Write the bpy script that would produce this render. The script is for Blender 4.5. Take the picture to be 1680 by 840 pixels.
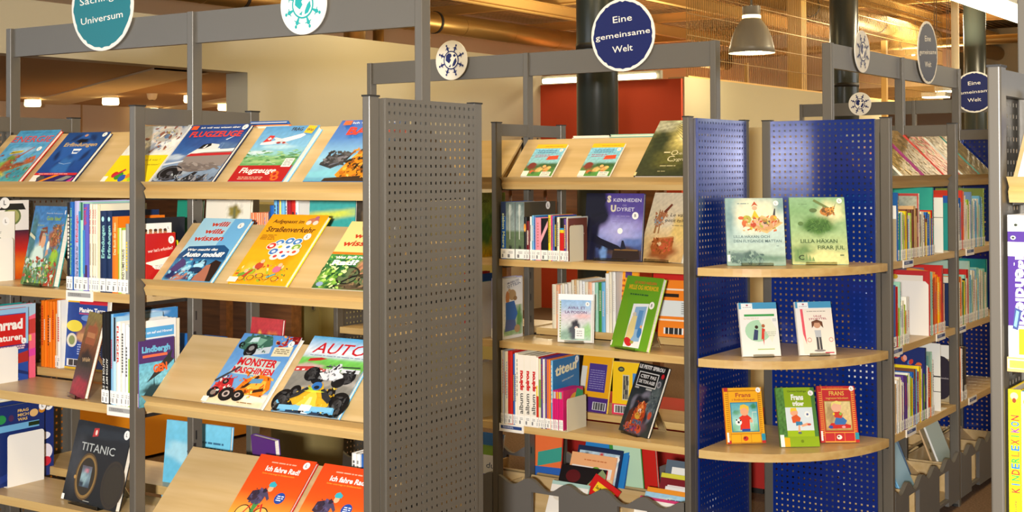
import bpy, math, random
import numpy as np
from mathutils import Matrix, Vector
R=math.radians
C=bpy.context.scene.collection
for o in list(bpy.data.objects): bpy.data.objects.remove(o)
ZF=1.6                                   # eye height above the floor; the plan below is measured from the eye
# ---------------------------------------------------------------- camera
cd=bpy.data.cameras.new('camera'); cam=bpy.data.objects.new('camera',cd); C.objects.link(cam)
cd.sensor_width=36; cd.lens=46.05; cd.shift_y=-.1034; cd.clip_end=200
Fw=Vector((-0.57321358,0.81927053,0.01489945)); Rt=Vector((0.81931597,0.57332538,-0.0043995)); Up=Vector((0.01214661,-0.0096855,0.99987932))
cam.matrix_world=Matrix.Translation((0,0,ZF))@Matrix((Rt,Up,-Fw)).transposed().to_4x4()
bpy.context.scene.camera=cam
# ---------------------------------------------------------------- light
vs=bpy.context.scene.view_settings; vs.view_transform='Standard'; vs.look='None'; vs.gamma=1; vs.use_curve_mapping=False; vs.exposure=-.35
w=bpy.data.worlds.new('world'); bpy.context.scene.world=w; w.use_nodes=True
w.node_tree.nodes['Background'].inputs[0].default_value=(1,.74,.42,1); w.node_tree.nodes['Background'].inputs[1].default_value=.05
def area(name,loc,size,power,col,target=None,sy=None):
    l=bpy.data.lights.new(name,'AREA'); l.size=size; l.energy=power; l.color=col
    if sy: l.shape='RECTANGLE'; l.size_y=sy
    o=bpy.data.objects.new(name,l); C.objects.link(o); o.location=loc
    if target: o.rotation_euler=(Vector(target)-Vector(loc)).to_track_quat('-Z','Y').to_euler()
    return o
WARM=(1,.76,.36)
area('camera_flash',(.32,-1.05,ZF+.12),.2,560,(1,.97,.94),(-3.6,5.2,1.3),.16)
for x,y in ((-1.2,1.2),(-1.2,3.9),(-4.6,3.9),(-4.2,7.4),(-1,7.6),(-7.2,9.5)): area('ceiling_light_glow',(x,y,4.0),1.4,58,WARM,None,.5)
for x,y in ((-11,9.5),(-12.5,12)): area('left_room_glow',(x,y,2.2),1.0,95,(1,.77,.5),None,1.0)
for x,y in ((-11,17),(-6,20),(-14,24),(-9,28),(-2,15),(0,22),(-16,31)): area('hall_light_glow',(x,y,3.9),2.2,560,(1,.84,.55),None,1.0)
for x,y in ((-12,20),(-5,17),(-8,26),(-2,12),(-11,12)): area('ceiling_fill',(x,y,3.2),1.5,250,(1,.84,.56),(x,y,9),1.0)  # added fill lights without fixtures, aimed up to brighten the hall ceiling
# ---------------------------------------------------------------- materials
def lin(h):
    if isinstance(h,str): h=PAL.get(h,h); v=[int(h[i:i+2],16)/255 for i in (0,2,4)]
    else: v=list(h)
    return [c/12.92 if c<=.04045 else ((c+.055)/1.055)**2.4 for c in v]
PAL=dict(white='efece2',cream='e9e0c4',black='17171a',navy='142a52',blue='1f5fae',skyblue='6fb4dc',teal='1d8f8a',green='3c8f3a',lime='a5c93a',yellow='f2d21c',orange='ee7a18',red='c8261e',crimson='9c1c2c',pink='e88fa0',magenta='c8207a',purple='5b3a86',lilac='b9b6dc',brown='7a4a2c',tan='cfa873',grey='8d8d88',charcoal='3a3a3c',mint='9fd2bb',gold='b99a3c',peach='f2b48c',maroon='6e1a22')
def mat(name,col,rough=.5,metal=0,spec=.5,noise=None,bump=None,coat=0):
    m=bpy.data.materials.new(name); m.use_nodes=True; nt=m.node_tree; b=nt.nodes['Principled BSDF']
    b.inputs['Base Color'].default_value=(*lin(col),1); b.inputs['Roughness'].default_value=rough; b.inputs['Metallic'].default_value=metal
    b.inputs['Specular IOR Level'].default_value=spec; b.inputs['Coat Weight'].default_value=coat
    if noise:
        col2,scale,det=noise
        tc=nt.nodes.new('ShaderNodeTexCoord'); mp=nt.nodes.new('ShaderNodeMapping'); mp.inputs['Scale'].default_value=scale
        n=nt.nodes.new('ShaderNodeTexNoise'); n.inputs['Scale'].default_value=1; n.inputs['Detail'].default_value=det
        r=nt.nodes.new('ShaderNodeValToRGB'); r.color_ramp.elements[0].position=.35; r.color_ramp.elements[1].position=.65
        r.color_ramp.elements[0].color=(*lin(col),1); r.color_ramp.elements[1].color=(*lin(col2),1)
        nt.links.new(tc.outputs['Object'],mp.inputs[0]); nt.links.new(mp.outputs[0],n.inputs['Vector']); nt.links.new(n.outputs['Fac'],r.inputs[0]); nt.links.new(r.outputs[0],b.inputs['Base Color'])
        if bump:
            bp=nt.nodes.new('ShaderNodeBump'); bp.inputs['Strength'].default_value=bump; bp.inputs['Distance'].default_value=.004
            nt.links.new(n.outputs['Fac'],bp.inputs['Height']); nt.links.new(bp.outputs[0],b.inputs['Normal'])
    return m
def inkmat(name,rough):
    m=mat(name,'ffffff',rough,0,.35); nt=m.node_tree; a=nt.nodes.new('ShaderNodeAttribute'); a.attribute_name='Col'
    nt.links.new(a.outputs['Color'],nt.nodes['Principled BSDF'].inputs['Base Color']); return m
def emis(name,col,s):
    m=mat(name,col,.5); b=m.node_tree.nodes['Principled BSDF']; b.inputs['Emission Color'].default_value=(*lin(col),1); b.inputs['Emission Strength'].default_value=s; return m
M=dict(steel=mat('grey_powder_coated_steel','625d54',.36,.25,.5),cap=mat('black_plastic','1c1b1a',.5),
 wood=mat('light_beech_laminate','ccb080',.34,0,.4,('c0a26e',(2,28,28),3)),woodedge=mat('beech_edge','caac72',.4,0,.4,('bc985c',(2,20,40),3)),
 blue=mat('blue_powder_coat','0d2874',.16,.1,.6),ink=inkmat('printed_gloss_paper',.4),matte=inkmat('printed_matt_paper',.6),
 page=mat('paper_page_block','efe9da',.8,noise=('dcd4c2',(3,3,900),1)),white=mat('white_enamel','e9e6de',.45),
 zinc=mat('dark_zinc_bracket','44423f',.35,.7),trough=mat('grey_painted_board','5d5a56',.55),
 carpet=mat('brown_flecked_carpet','5e4a3a',.95,0,.1,('6f594a',(90,90,90),2),.4),
 cream=mat('cream_wall_paint','cbc4ac',.8),redwall=mat('rust_red_wall_paint','b23a14',.8),beige=mat('beige_wall_paint','a69c7e',.8),pinkish=mat('pale_brown_wall_paint','cbb59c',.85),
 ceil=mat('brown_ceiling_board','b08a5c',.8),strip=mat('cream_ceiling_strip','e0cda8',.7),deck=mat('corrugated_deck','bfa87e',.7,.0,.4),
 brass=mat('galvanised_duct','a5834a',.38,.75,.5),column=mat('dark_green_column_paint','2b322f',.28,0,.6),band=mat('black_rubber_band','161310',.6),
 timber=mat('yellow_timber','d2aa62',.6),lampgrey=mat('grey_lamp_enamel','8f8a7c',.4,.1),orange=mat('orange_laminate','d98a12',.5),olive=mat('olive_canvas','6f6238',.8),
 darkwood=mat('dark_brown_wood','6a4324',.5,noise=('86562e',(3,30,30),3)),oliveboard=mat('olive_painted_board','b5a768',.7),redfab=mat('red_upholstery','a01408',.7),cab=mat('beige_cabinet_laminate','bda878',.45),steelbright=mat('bright_steel','c8c8c4',.25,.8),
 daylight=emis('bright_daylight_glass','dfe8f2',5),tube=emis('fluorescent_tube','fff3c8',9),glow=emis('frosted_lamp_glass','ffe2a0',7),bulb=emis('compact_lamp','fff6dc',14))
gm=bpy.data.materials.new('clear_acrylic'); gm.use_nodes=True; b=gm.node_tree.nodes['Principled BSDF']
b.inputs['Transmission Weight'].default_value=1; b.inputs['Roughness'].default_value=.03; b.inputs['IOR'].default_value=1.3; b.inputs['Base Color'].default_value=(.95,.97,.97,1); M['acrylic']=gm
# ---------------------------------------------------------------- mesh helpers
class MB:
    def __init__(s): s.v=[]; s.f=[]; s.c=[]; s.m=[]
    def quadset(s,vs,fs,col=None,mi=0):
        n=len(s.v); s.v+=[tuple(p) for p in vs]; s.f+=[tuple(i+n for i in f) for f in fs]; s.c+=[col]*len(fs); s.m+=[mi]*len(fs)
    def box(s,x0,x1,y0,y1,z0,z1,col=None,mi=0):
        s.quadset([(x0,y0,z0),(x1,y0,z0),(x1,y1,z0),(x0,y1,z0),(x0,y0,z1),(x1,y0,z1),(x1,y1,z1),(x0,y1,z1)],
                  [(3,2,1,0),(4,5,6,7),(0,1,5,4),(1,2,6,5),(2,3,7,6),(3,0,4,7)],col,mi); return s
    def prism(s,pts,a,b,axis='x',col=None,mi=0):          # pts 2D polygon (ccw seen from +axis)
        f={'x':lambda p,t:(t,p[0],p[1]),'y':lambda p,t:(p[0],t,p[1]),'z':lambda p,t:(p[0],p[1],t)}[axis]; n=len(pts)
        s.quadset([f(p,a) for p in pts]+[f(p,b) for p in pts],[tuple(range(n))[::-1],tuple(range(n,2*n))]+[(i,(i+1)%n,n+(i+1)%n,n+i) for i in range(n)],col,mi); return s
    def rbox(s,x0,x1,y0,y1,z0,z1,r=.003,k=2,col=None,mi=0): # vertical post with rounded corners
        pts=[]
        for cx,cy,a0 in ((x1-r,y1-r,0),(x0+r,y1-r,90),(x0+r,y0+r,180),(x1-r,y0+r,270)):
            for i in range(k+1): a=R(a0+90*i/k); pts.append((cx+r*math.cos(a),cy+r*math.sin(a)))
        return s.prism(pts,z0,z1,'z',col,mi)
    def cyl(s,p0,p1,r0,r1=None,n=16,cap=True,col=None,mi=0):
        r1=r0 if r1 is None else r1; p0=Vector(p0); p1=Vector(p1); d=(p1-p0).normalized(); a=d.orthogonal().normalized(); b=d.cross(a)
        vs=[p+ (a*math.cos(t)+b*math.sin(t))*r for p,r in ((p0,r0),(p1,r1)) for t in [2*math.pi*i/n for i in range(n)]]
        fs=[(i,(i+1)%n,n+(i+1)%n,n+i) for i in range(n)]
        if cap: fs+=[tuple(range(n))[::-1],tuple(range(n,2*n))]
        s.quadset(vs,fs,col,mi); return s
    def lathe(s,prof,cx,cy,n=28,col=None,mi=0):
        m=len(prof); vs=[(cx+r*math.cos(2*math.pi*i/n),cy+r*math.sin(2*math.pi*i/n),z) for i in range(n) for r,z in prof]
        s.quadset(vs,[(i*m+j,((i+1)%n)*m+j,((i+1)%n)*m+j+1,i*m+j+1) for i in range(n) for j in range(m-1)],col,mi); return s
    def mesh(s,name,mats,smooth=False):
        me=bpy.data.meshes.new(name); me.from_pydata(s.v,[],s.f)
        for m in (mats if isinstance(mats,(list,tuple)) else [mats]): me.materials.append(M[m])
        me.polygons.foreach_set('material_index',s.m)
        if any(c is not None for c in s.c):
            at=me.color_attributes.new('Col','FLOAT_COLOR','CORNER'); buf=[]
            for f,c in zip(s.f,s.c):
                if isinstance(c,list) and isinstance(c[0],(list,tuple)): 
                    for q in c: buf+=[*q,1]
                else:
                    q=lin(c or 'ffffff') if isinstance(c,str) or c is None else c; buf+=[*q,1]*len(f)
            at.data.foreach_set('color',buf)
        if smooth: me.polygons.foreach_set('use_smooth',[True]*len(s.f))
        me.update(); return me
    def obj(s,name,mats,parent=None,smooth=False,label=None): return link(name,s.mesh(name,mats,smooth),parent,label)
def link(name,data,parent=None,label=None):
    o=bpy.data.objects.new(name,data); C.objects.link(o)
    if parent: o.parent=parent
    if label: o['label']=label
    return o
def tag(o,label,cat,group=None):
    o['label']=label; o['category']=cat
    if group: o['group']=group
    return o
def thing(name,label,cat,mw,group=None):
    o=bpy.data.objects.new(name,None); C.objects.link(o); o.empty_display_size=.05; o.matrix_world=mw; return tag(o,label,cat,group)
def struct(o): o['kind']='structure'; return o
def frame(x,y,rz): return Matrix.Translation((x,y,0))@Matrix.Rotation(R(rz),4,'Z')
FA=frame(-2.4363,2.7852,math.degrees(.0505)); FB=frame(-2.4334,4.7142,0); FC=frame(-1.832,5.36,90); FD=frame(-.721,2.79,0); FE=frame(-1.45,10.15,0); FW=Matrix.Identity(4)
def at(F,x,y,z,rz=0,rx=0): return F@Matrix.Translation((x,y,z+ZF))@Matrix.Rotation(R(rz),4,'Z')@Matrix.Rotation(R(rx),4,'X')
# ---------------------------------------------------------------- print: flat ink on a surface
GC={}
def glyphs(t,bold):
    if (t,bold) not in GC:
        cu=bpy.data.curves.new('t','FONT'); cu.body=t; cu.size=1; cu.offset=.022*bold; cu.resolution_u=2; cu.fill_mode='FRONT'
        o=bpy.data.objects.new('t',cu); me=bpy.data.meshes.new_from_object(o); bpy.data.objects.remove(o)
        vs=[(v.co.x,v.co.y) for v in me.vertices]; fs=[tuple(p.vertices) for p in me.polygons]; bpy.data.meshes.remove(me)
        GC[(t,bold)]=(vs,fs)
    return GC[(t,bold)]
class Ink:
    """u,v run 0..1 over a W x H field"""
    def __init__(s,W,H): s.W=W; s.H=H; s.v=[]; s.f=[]; s.c=[]; s.l=0
    def add(s,pts,faces,col,step=True):
        if step: s.l+=1
        n=len(s.v); h=.0001*s.l; s.v+=[(x*s.W,y*s.H,h) for x,y in pts]; s.f+=[tuple(i+n for i in f) for f in faces]
        s.c+= [lin(col)]*len(faces) if not isinstance(col,list) else col
        return s
    def r(s,x0,y0,x1,y1,col): return s.add([(x0,y0),(x1,y0),(x1,y1),(x0,y1)],[(0,1,2,3)],col)
    def p(s,pts,col): return s.add(pts,[tuple(range(len(pts)))],col)
    def e(s,cx,cy,rx,ry,col,n=20,rot=0):
        ry2=ry; a=s.W/s.H; c,sn=math.cos(R(rot)),math.sin(R(rot))   # ry given in units of W too
        pts=[]
        for i in range(n):
            t=2*math.pi*i/n; x,y=rx*math.cos(t),ry2*math.sin(t); pts.append((cx+x*c-y*sn,cy+(x*sn+y*c)*a))
        return s.p(pts,col)
    def t(s,txt,x,y,h,col,w=None,bold=1,sl=0,rot=0,al='l'):
        """cap height h in units of H, optional fitted width w in units of W (of the run, before rotation)"""
        vs,fs=glyphs(txt,bold)
        if not vs: return s
        xs=[a for a,_ in vs]; x0,x1=min(xs),max(xs); k=h*s.H/.7; kx=(w*s.W/(x1-x0)) if w else k
        L=(x1-x0)*kx; off={'l':0,'c':-L/2,'r':-L}[al]; c,sn=math.cos(R(rot)),math.sin(R(rot)); pts=[]
        for a,b in vs:
            X=(a-x0)*kx+off+sl*b*k; Y=b*k; pts.append((x+(X*c-Y*sn)/s.W,y+(X*sn+Y*c)/s.H))
        return s.add(pts,fs,col)
    def lines(s,x0,y0,x1,y1,n,col,seed=1,th=.4):           # block of tiny type, too small to read in the photo
        rd=random.Random(seed)
        for i in range(n):
            y=y1-(y1-y0)*(i+.5)/n; h=(y1-y0)/n*th/2; x=x0
            while x<x1-.02:
                L=min(rd.uniform(.03,.12)*1.0,x1-x); s.add([(x,y-h),(x+L,y-h),(x+L,y+h),(x,y+h)],[(0,1,2,3)],col,x==x0 and i==0); x+=L+.015
        return s
    def paint(s,x0,y0,x1,y1,stops,blobs=(),noise=.0,seed=0,res=.006,vert=True):
        """vertex-coloured picture: gradient stops [(t,hex)], soft blobs (cx,cy,rx,ry,hex[,soft[,rot]]) in 0..1 of the field (ry in v units)"""
        nx=max(6,int((x1-x0)*s.W/res)); ny=max(6,int((y1-y0)*s.H/res)); U,V=np.meshgrid(np.linspace(x0,x1,nx+1),np.linspace(y0,y1,ny+1))
        T=(V-y0)/(y1-y0) if vert else (U-x0)/(x1-x0); ts=[a for a,_ in stops]; cs=np.array([lin(b) for _,b in stops])
        img=np.stack([np.interp(T,ts,cs[:,k]) for k in range(3)],-1)
        rg=np.random.RandomState(seed+7); a=s.H/s.W
        for bl in blobs:
            cx,cy,rx,ry,hx=bl[:5]; soft=bl[5] if len(bl)>5 else .25; ro=R(bl[6]) if len(bl)>6 else 0
            du=U-cx; dv=(V-cy)*a; ry=ry*a; x=(du*math.cos(ro)+dv*math.sin(ro))/rx; y=(-du*math.sin(ro)+dv*math.cos(ro))/ry
            d=np.sqrt(x*x+y*y)+.12*np.sin(5*np.arctan2(y,x)+rg.uniform(0,6)); m=np.clip((1+soft-d)/(2*soft+1e-6),0,1)[...,None]; img=img*(1-m)+np.array(lin(hx))*m
        if noise:
            nz=np.zeros_like(U)
            for _ in range(9):
                fx,fy=rg.uniform(-70,70,2); nz+=np.sin(U*fx+V*fy*a+rg.uniform(0,6))
            nz+=rg.uniform(-2.5,2.5,U.shape); img=np.clip(img*(1+noise*nz[...,None]/3),0,1)
        n=len(s.v); s.l+=1; h=.0001*s.l; s.v+=[(u*s.W,v*s.H,h) for u,v in zip(U.ravel(),V.ravel())]; c=img.reshape(-1,3).tolist(); w_=nx+1
        for j in range(ny):
            for i in range(nx):
                q=(j*w_+i,j*w_+i+1,(j+1)*w_+i+1,(j+1)*w_+i); s.f.append(tuple(k+n for k in q)); s.c.append([c[k] for k in q])
        return s
    def sticker(s,x=.88,y=.93,r=.055,ch='L'):
        s.e(x,y,r,r,'f2f0ea'); return s.t(ch,x,y-.35*r*s.W/s.H*1.0,.8*r*s.W/s.H,'555555',al='c')
    def clutter(s,x0,y0,x1,y1,cols,n,seed,size=.05,asp=.5,ang=None):
        rd=random.Random(seed); a=s.W/s.H; cols=[lin(c) for c in cols.split()]; s.l+=1
        for i in range(n):
            cx=rd.uniform(x0,x1); cy=rd.uniform(y0,y1); r=size*rd.uniform(.4,1.2); k=rd.randint(4,6); ro=rd.uniform(0,3.14) if ang is None else R(ang+rd.uniform(-18,18)); c,sn=math.cos(ro),math.sin(ro); pts=[]
            for j in range(k):
                t=2*math.pi*(j+rd.uniform(-.3,.3))/k; X=r*math.cos(t); Y=r*asp*math.sin(t); pts.append((min(1,max(0,cx+X*c-Y*sn)),min(1,max(0,cy+(X*sn+Y*c)*a))))
            s.l+=.12; s.add(pts,[tuple(range(k))],[rd.choice(cols)],False)
        return s
    def mb(s,plane):
        f={'front':lambda a,b,h:(a,-h-.0001,b),'left':lambda a,b,h:(-h-.0001,-a,b),'top':lambda a,b,h:(a,b,h+.0001),'back':lambda a,b,h:(-a,h+.0001,b)}[plane]
        m=MB(); m.v=[f(*v) for v in s.v]; m.f=s.f; m.c=s.c; m.m=[0]*len(s.f); return m
# ---------------------------------------------------------------- books
BC={}
def book_parts(root,W,H,T,col,page=True,spinecol=None,hard=True,mt='ink'):
    key=(round(W,3),round(H,3),round(T,3),col,spinecol,mt)
    if key not in BC:
        t=min(.0022,T*.2); b=MB(); sc=spinecol or col
        b.box(0,W,0,t,0,H,col); b.box(0,W,T-t,T,0,H,col)
        b.prism([(0,T),(-.0015,T*.75),(-.0022,T*.5),(-.0015,T*.25),(0,0),(t,0),(t,T)],0,H,'z',sc)
        p=MB().box(t,W-.003,t,T-t,.003,H-.003)
        BC[key]=(b.mesh('cover',mt),p.mesh('page_block','page'))
    c,p=BC[key]; link('cover',c,root); link('page_block',p,root)
def book(label,mw,W,H,T=.012,col='white',art=None,spine=None,spinecol=None,name='picture_book',group=None,cat='book',mt='ink'):
    """local: x across the front cover (spine at x=0), z up, front cover faces -y"""
    root=thing(name,label,cat,mw,group); book_parts(root,W,H,T,col,spinecol=spinecol,mt=mt)
    if art:
        k=Ink(W,H); art(k); k.mb('front').obj('cover_print',mt,root)
    if spine:
        k=Ink(T,H); spine(k); o=k.mb('left').obj('spine_print',mt,root); o.location=(-.0023,T,0)
    return root
def back_lean(F,x,zl,T,W): return F@Matrix.Translation((x+W,.575-.045,zl+ZF))@Matrix.Rotation(math.pi,4,'Z')@Matrix.Rotation(R(-45),4,'X')
def flipped(mw,W,T): return mw@Matrix.Translation((W,T,0))@Matrix.Rotation(math.pi,4,'Z')
ORD='first second third fourth fifth sixth seventh eighth ninth tenth eleventh twelfth thirteenth fourteenth fifteenth sixteenth seventeenth eighteenth nineteenth twentieth'.split()
def ordn(i): return ORD[i] if i<19 else 'twentieth' if i==19 else 'twenty-'+ORD[i-20] if i<29 else 'thirtieth' if i==29 else 'thirty-'+ORD[i-30] if i<39 else 'fortieth' if i==39 else 'forty-'+ORD[i-40]
SL={}
def row(F,x,y,z,books,where,group,side='left',d=.18,lab=True,labcol='f0efe8'):
    """upright books, spines to -y of the frame; books: (colour,thickness,height[,depth[,dict]]) from x rightwards; x in m"""
    for i,bk in enumerate(books):
        col,t,h=bk[:3]; dd=bk[3] if len(bk)>3 and bk[3] else d; op=bk[4] if len(bk)>4 else {}
        hx=PAL.get(col,col); nm=op.get('n',col if col in PAL else 'pale')
        label=op.get('label') or f"{nm} spined book, {ordn(i)} from {side} {where}"
        mw=at(F,x+t,op.get('y',y)+random.Random(i).uniform(0,.006),z,90)
        # rotated 90 deg: cover (local -y) faces +x of the frame, spine faces -y
        root=thing('book',label,'book',mw,group); book_parts(root,dd,h,t-.0008,col,spinecol=op.get('sc'))
        if op.get('art'):
            k=Ink(dd,h); op['art'](k); k.mb('front').obj('cover_print','ink',root)
        if op.get('back'):
            k=Ink(dd,h); op['back'](k); o=k.mb('back').obj('back_print','ink',root); o.location=(dd,t-.0008,0)
        k=Ink(t-.0008,h)
        if op.get('sp'): op['sp'](k)
        elif op.get('mark',1):
            rd=random.Random(i*7+int(t*1e5)); c2=op.get('mc') or rd.choice(['f4f0e0','1a1a22','c8261e','f2d21c','1f5fae','333333']); y0=rd.uniform(.3,.45); y1=rd.uniform(.7,.95)
            k.lines(.3,y0,.7,y1,rd.randint(9,16),c2,i,.7)
        if k.f: o=k.mb('left').obj('spine_print','ink',root); o.location=(-.0023,t-.0008,0)
        if lab and op.get('lab',1):
            kk=('sl',round(t,4))
            if kk not in SL:
                k=Ink(t-.001,.042); k.r(0,0,1,1,labcol); k.r(.2,.1,.45,.45,'77777a'); k.r(.3,.55,.8,.62,'9a9a9a'); k.r(.3,.7,.8,.76,'9a9a9a'); SL[kk]=k.mb('left').mesh('spine_label','matte')
            o=link('spine_label',SL[kk],root); o.location=(-.0031,t-.0009,.004)
        x+=t
    return x
# ================================================================ setting
def sbox(name,m,*b):
    x0,x1,y0,y1,z0,z1=b; return struct(MB().box(x0,x1,y0,y1,z0+ZF,z1+ZF).obj(name,m))
sbox('floor','carpet',-18,4.5,-3,36,-1.65,-1.6)
sbox('ceiling','deck',-18,4.5,-3,36,3.6,3.7)
sbox('wall_back','beige',-18,4.5,36,36.2,-1.6,3.6); sbox('wall_right','cream',4.5,4.7,-3,36,-1.6,3.6); sbox('wall_near','cream',-18,4.5,-3.2,-3,-1.6,3.6); sbox('wall_left','pinkish',-18.2,-18,-3,36,-1.6,3.6)
def wallthing(name,label,m,*b,cat='wall'):
    x0,x1,y0,y1,z0,z1=b; o=MB().box(x0,x1,y0,y1,z0+ZF,z1+ZF).obj(name,m); o['kind']='structure'; return o
# dropped ceiling fascia and the room behind it
wallthing('fascia','', 'cream',-8.65,-8.45,0,12.7,.86,1.27)
wallthing('lowered_ceiling','', 'ceil',-14.4,-8.65,0,15,.86,.95)
wallthing('partition_wall','', 'cream',-8.72,-8.45,8.05,12.7,-1.6,.86)
wallthing('room_wall','', 'pinkish',-14.5,-14.2,0,16,-1.6,.86)
o=wallthing('wall_seam','', 'ceil',-14.2,-14.19,10.62,10.64,-1.6,.86)
for i,(y0,y1) in enumerate(((4.9,5.5),(7.2,7.8),(9.3,9.8))):
    m=MB(); m.quadset([(-14.2,y0+2.6,.845+ZF),(-8.66,y0,.845+ZF),(-8.66,y1,.845+ZF),(-14.2,y1+2.6,.845+ZF)],[(0,1,2,3)]); m.quadset([(-14.2,y0+2.6,.86+ZF),(-8.66,y0,.86+ZF),(-8.66,y1,.86+ZF),(-14.2,y1+2.6,.86+ZF)],[(0,1,2,3)])
    m.quadset([(-14.2,y0+2.6,.845+ZF),(-8.66,y0,.845+ZF),(-8.66,y0,.86+ZF),(-14.2,y0+2.6,.86+ZF)],[(0,1,2,3)]); struct(m.obj('ceiling_strip','strip'))
wallthing('red_wall','', 'redwall',-8.45,-6.62,12.66,12.9,-1.6,.98)
wallthing('beige_wall','', 'beige',-6.8,-6.6,12.7,19,-1.6,1.0)
# ceiling joists
jm=MB().box(-.06,.06,0,34,-.02,.0).box(-.06,.06,0,34,.2,.22).box(-.008,.008,0,34,0,.2).mesh('ceiling_joist','timber')
for i,x in enumerate((-17,-14.2,-11.4,-8.6,-5.8,-3,-.2,2.6)):
    o=link('ceiling_joist',jm); o.location=(x,1,3.05+ZF); struct(o)
jm=MB().box(-18,4.5,-.05,.05,-.02,0).box(-18,4.5,-.05,.05,.16,.18).box(-18,4.5,-.008,.008,0,.16).mesh('cross_beam','timber')
for y in (14,18,22,26,30,34):
    o=link('cross_beam',jm); o.location=(0,y,3.3+ZF); struct(o)
rm=MB()
for i in range(150): x=-18+i*.15; rm.box(x,x+.06,10,36,3.56+ZF,3.6+ZF)
o=rm.obj('ceiling_rib','deck'); o['kind']='structure'
# far gallery seen through the mesh
wallthing('gallery_wall','', 'pinkish',-17.9,-9,31,31.1,-1.6,3.4)
wallthing('gallery_panel','', 'beige',-8.9,-4,33,33.1,-1.6,3.4)
wallthing('gallery_floor_edge','', 'darkwood',-17.9,-6.9,24,31,1.3,1.5)
# tall daylight windows far to the right and behind on the left
def windows(n,m,pts,out):
    for k,(x,y,rz) in enumerate(pts):
        f=MB().box(-.75,.75,-.03,.03,-.05,0).box(-.75,.75,-.03,.03,2.3,2.36).box(-.8,-.74,-.03,.03,-.05,2.36).box(.74,.8,-.03,.03,-.05,2.36).box(-.02,.02,-.03,.03,0,2.3)
        o=f.obj(f'window_{n+k}','steel'); o.matrix_world=Matrix.Translation((x,y,ZF-.25))@Matrix.Rotation(R(rz),4,'Z'); o['kind']='structure'
        g=MB().box(-.74,.74,-.004,.004,0,2.3).obj('window_pane',m,o)
windows(1,'daylight',[(4.46,y,90) for y in (14,15.7,17.4,19.1,20.8)],0); windows(6,'daylight',[(x,-2.96,0) for x in (-6.5,-8.2,-9.9,-11.6)],0)
# ducts
def duct(label,p0,p1,r,nb):
    t=thing('ventilation_duct',label,'duct',Matrix.Translation(p0)); v=Vector(p1)-Vector(p0); L=v.length; d=v/L
    MB().cyl((0,0,0),v,r,n=24).obj('duct_pipe','brass',t,True)
    n=int(L/1.5)
    for i in range(1,n): MB().cyl(d*(i*L/n),d*(i*L/n+.02),r+.004,n=24).obj('duct_seam','brass',t)
    for i in range(nb): q=d*(L*(i+.5)/nb); MB().cyl(q,q+d*.06,r+.012,n=24).obj('rubber_collar','band',t)
Z=ZF
duct('large round ceiling duct running away above the cream fascia',(-15.3,12,2.75+Z),(-14.9,31,2.75+Z),.2,4)
duct('round ceiling duct with black collars beyond the dark green columns',(-8.75,13,2.78+Z),(-8.6,33,2.78+Z),.17,6)
duct('thin brass-lit duct crossing behind the bell lamp',(-14,25.5,2.42+Z),(-3,25.5,2.42+Z),.09,3)
duct('short vertical duct dropping above the teal sign shelf',(-13.6,15.2,1.5+Z),(-13.6,15.2,3.6+Z),.17,1)
duct('duct branch going down from the large duct',(-15.1,17.5,1.4+Z),(-15.1,17.5,2.75+Z),.1,1)
# columns
def column(x,y,r,label,pipe):
    t=thing('column',label,'column',Matrix.Translation((x,y,0))); MB().cyl((0,0,0),(0,0,3.6+Z),r,n=40).obj('column_shaft','column',t,True)
    MB().cyl((0,0,2.42),(0,0,2.46),r+.004,n=40).obj('column_band','band',t,True)
column(-4.67,7.7,.143,'thick dark green round column in front of the red wall',0)
column(-4.85,12.82,.143,'dark green round column behind the small white globe signs',0)
column(-4.95,17.87,.143,'farthest dark column above the rightmost round blue sign',0)
def post(x,y,w,z0,z1,m,label):
    o=MB().box(-w/2,w/2,-w/2,w/2,z0-z0,z1-z0).obj('support_post',m); o.location=(x,y,z0+Z); tag(o,label,'post')
post(-7.09,16.98,.2,-1.6,3.0,'timber','wide yellow timber post right of the bell lamp'); post(-7.66,16.58,.045,-1.6,1.45,'timber','thin yellow post hidden partly under the bell lamp')
post(-6.11,17.67,.07,-1.6,1.75,'timber','slim yellow post right of the second dark column')
o=MB().cyl((0,0,0),(0,0,4.9),.035,n=16).obj('support_post','strip',smooth=True); o.location=(-3.54,12.15,0); tag(o,'pale round pipe standing left of the farthest dark column','pipe')
# wire mesh fence on the beige wall
t=thing('wire_fence','tall wire mesh fence standing on top of the beige wall','fence',Matrix.Translation((-6.7,12.95,1.0+Z)))
m=MB()
for i in range(170): m.box(-.003,.003,i*.055,i*.055+.005,0,2.0)
for j in range(9): m.box(-.004,.004,0,9.3,j*.24,j*.24+.008)
o=m.obj('fence_wire','brass',t); o['kind']='stuff'
MB().box(-.02,.02,0,9.3,2.0,2.04).box(-.02,.02,0,9.3,-.0,.03).obj('fence_rail','timber',t)
# bell pendant lamps
def bell(x,y,z,s,label):
    t=thing('pendant_lamp',label,'lamp',Matrix.Translation((x,y,z+Z))@Matrix.Diagonal((s,s,s,1)))
    P=[(.095,.50),(.095,.37),(.12,.34),(.17,.27),(.21,.17),(.235,.07),(.25,0)]
    MB().lathe(P+[(r-.006,z) for r,z in P[::-1]],0,0).obj('lamp_shade','lampgrey',t,True)
    MB().lathe([(0,.51),(.095,.5)],0,0).obj('lamp_cap','lampgrey',t,True); MB().lathe([(.097,.37),(.099,.38),(.099,.395),(.097,.405)],0,0).obj('lit_ring','glow',t,True)
    for k in range(3): a=2.1*k+.5; MB().cyl((.09*math.cos(a),.09*math.sin(a),-.01),(.07*math.cos(a),.07*math.sin(a),.2),.022,n=10).obj('bulb','bulb',t,True)
    MB().cyl((0,0,.5),(0,0,(3.6-z)/s),.012,n=8).obj('lamp_stem','lampgrey',t,True)
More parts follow.
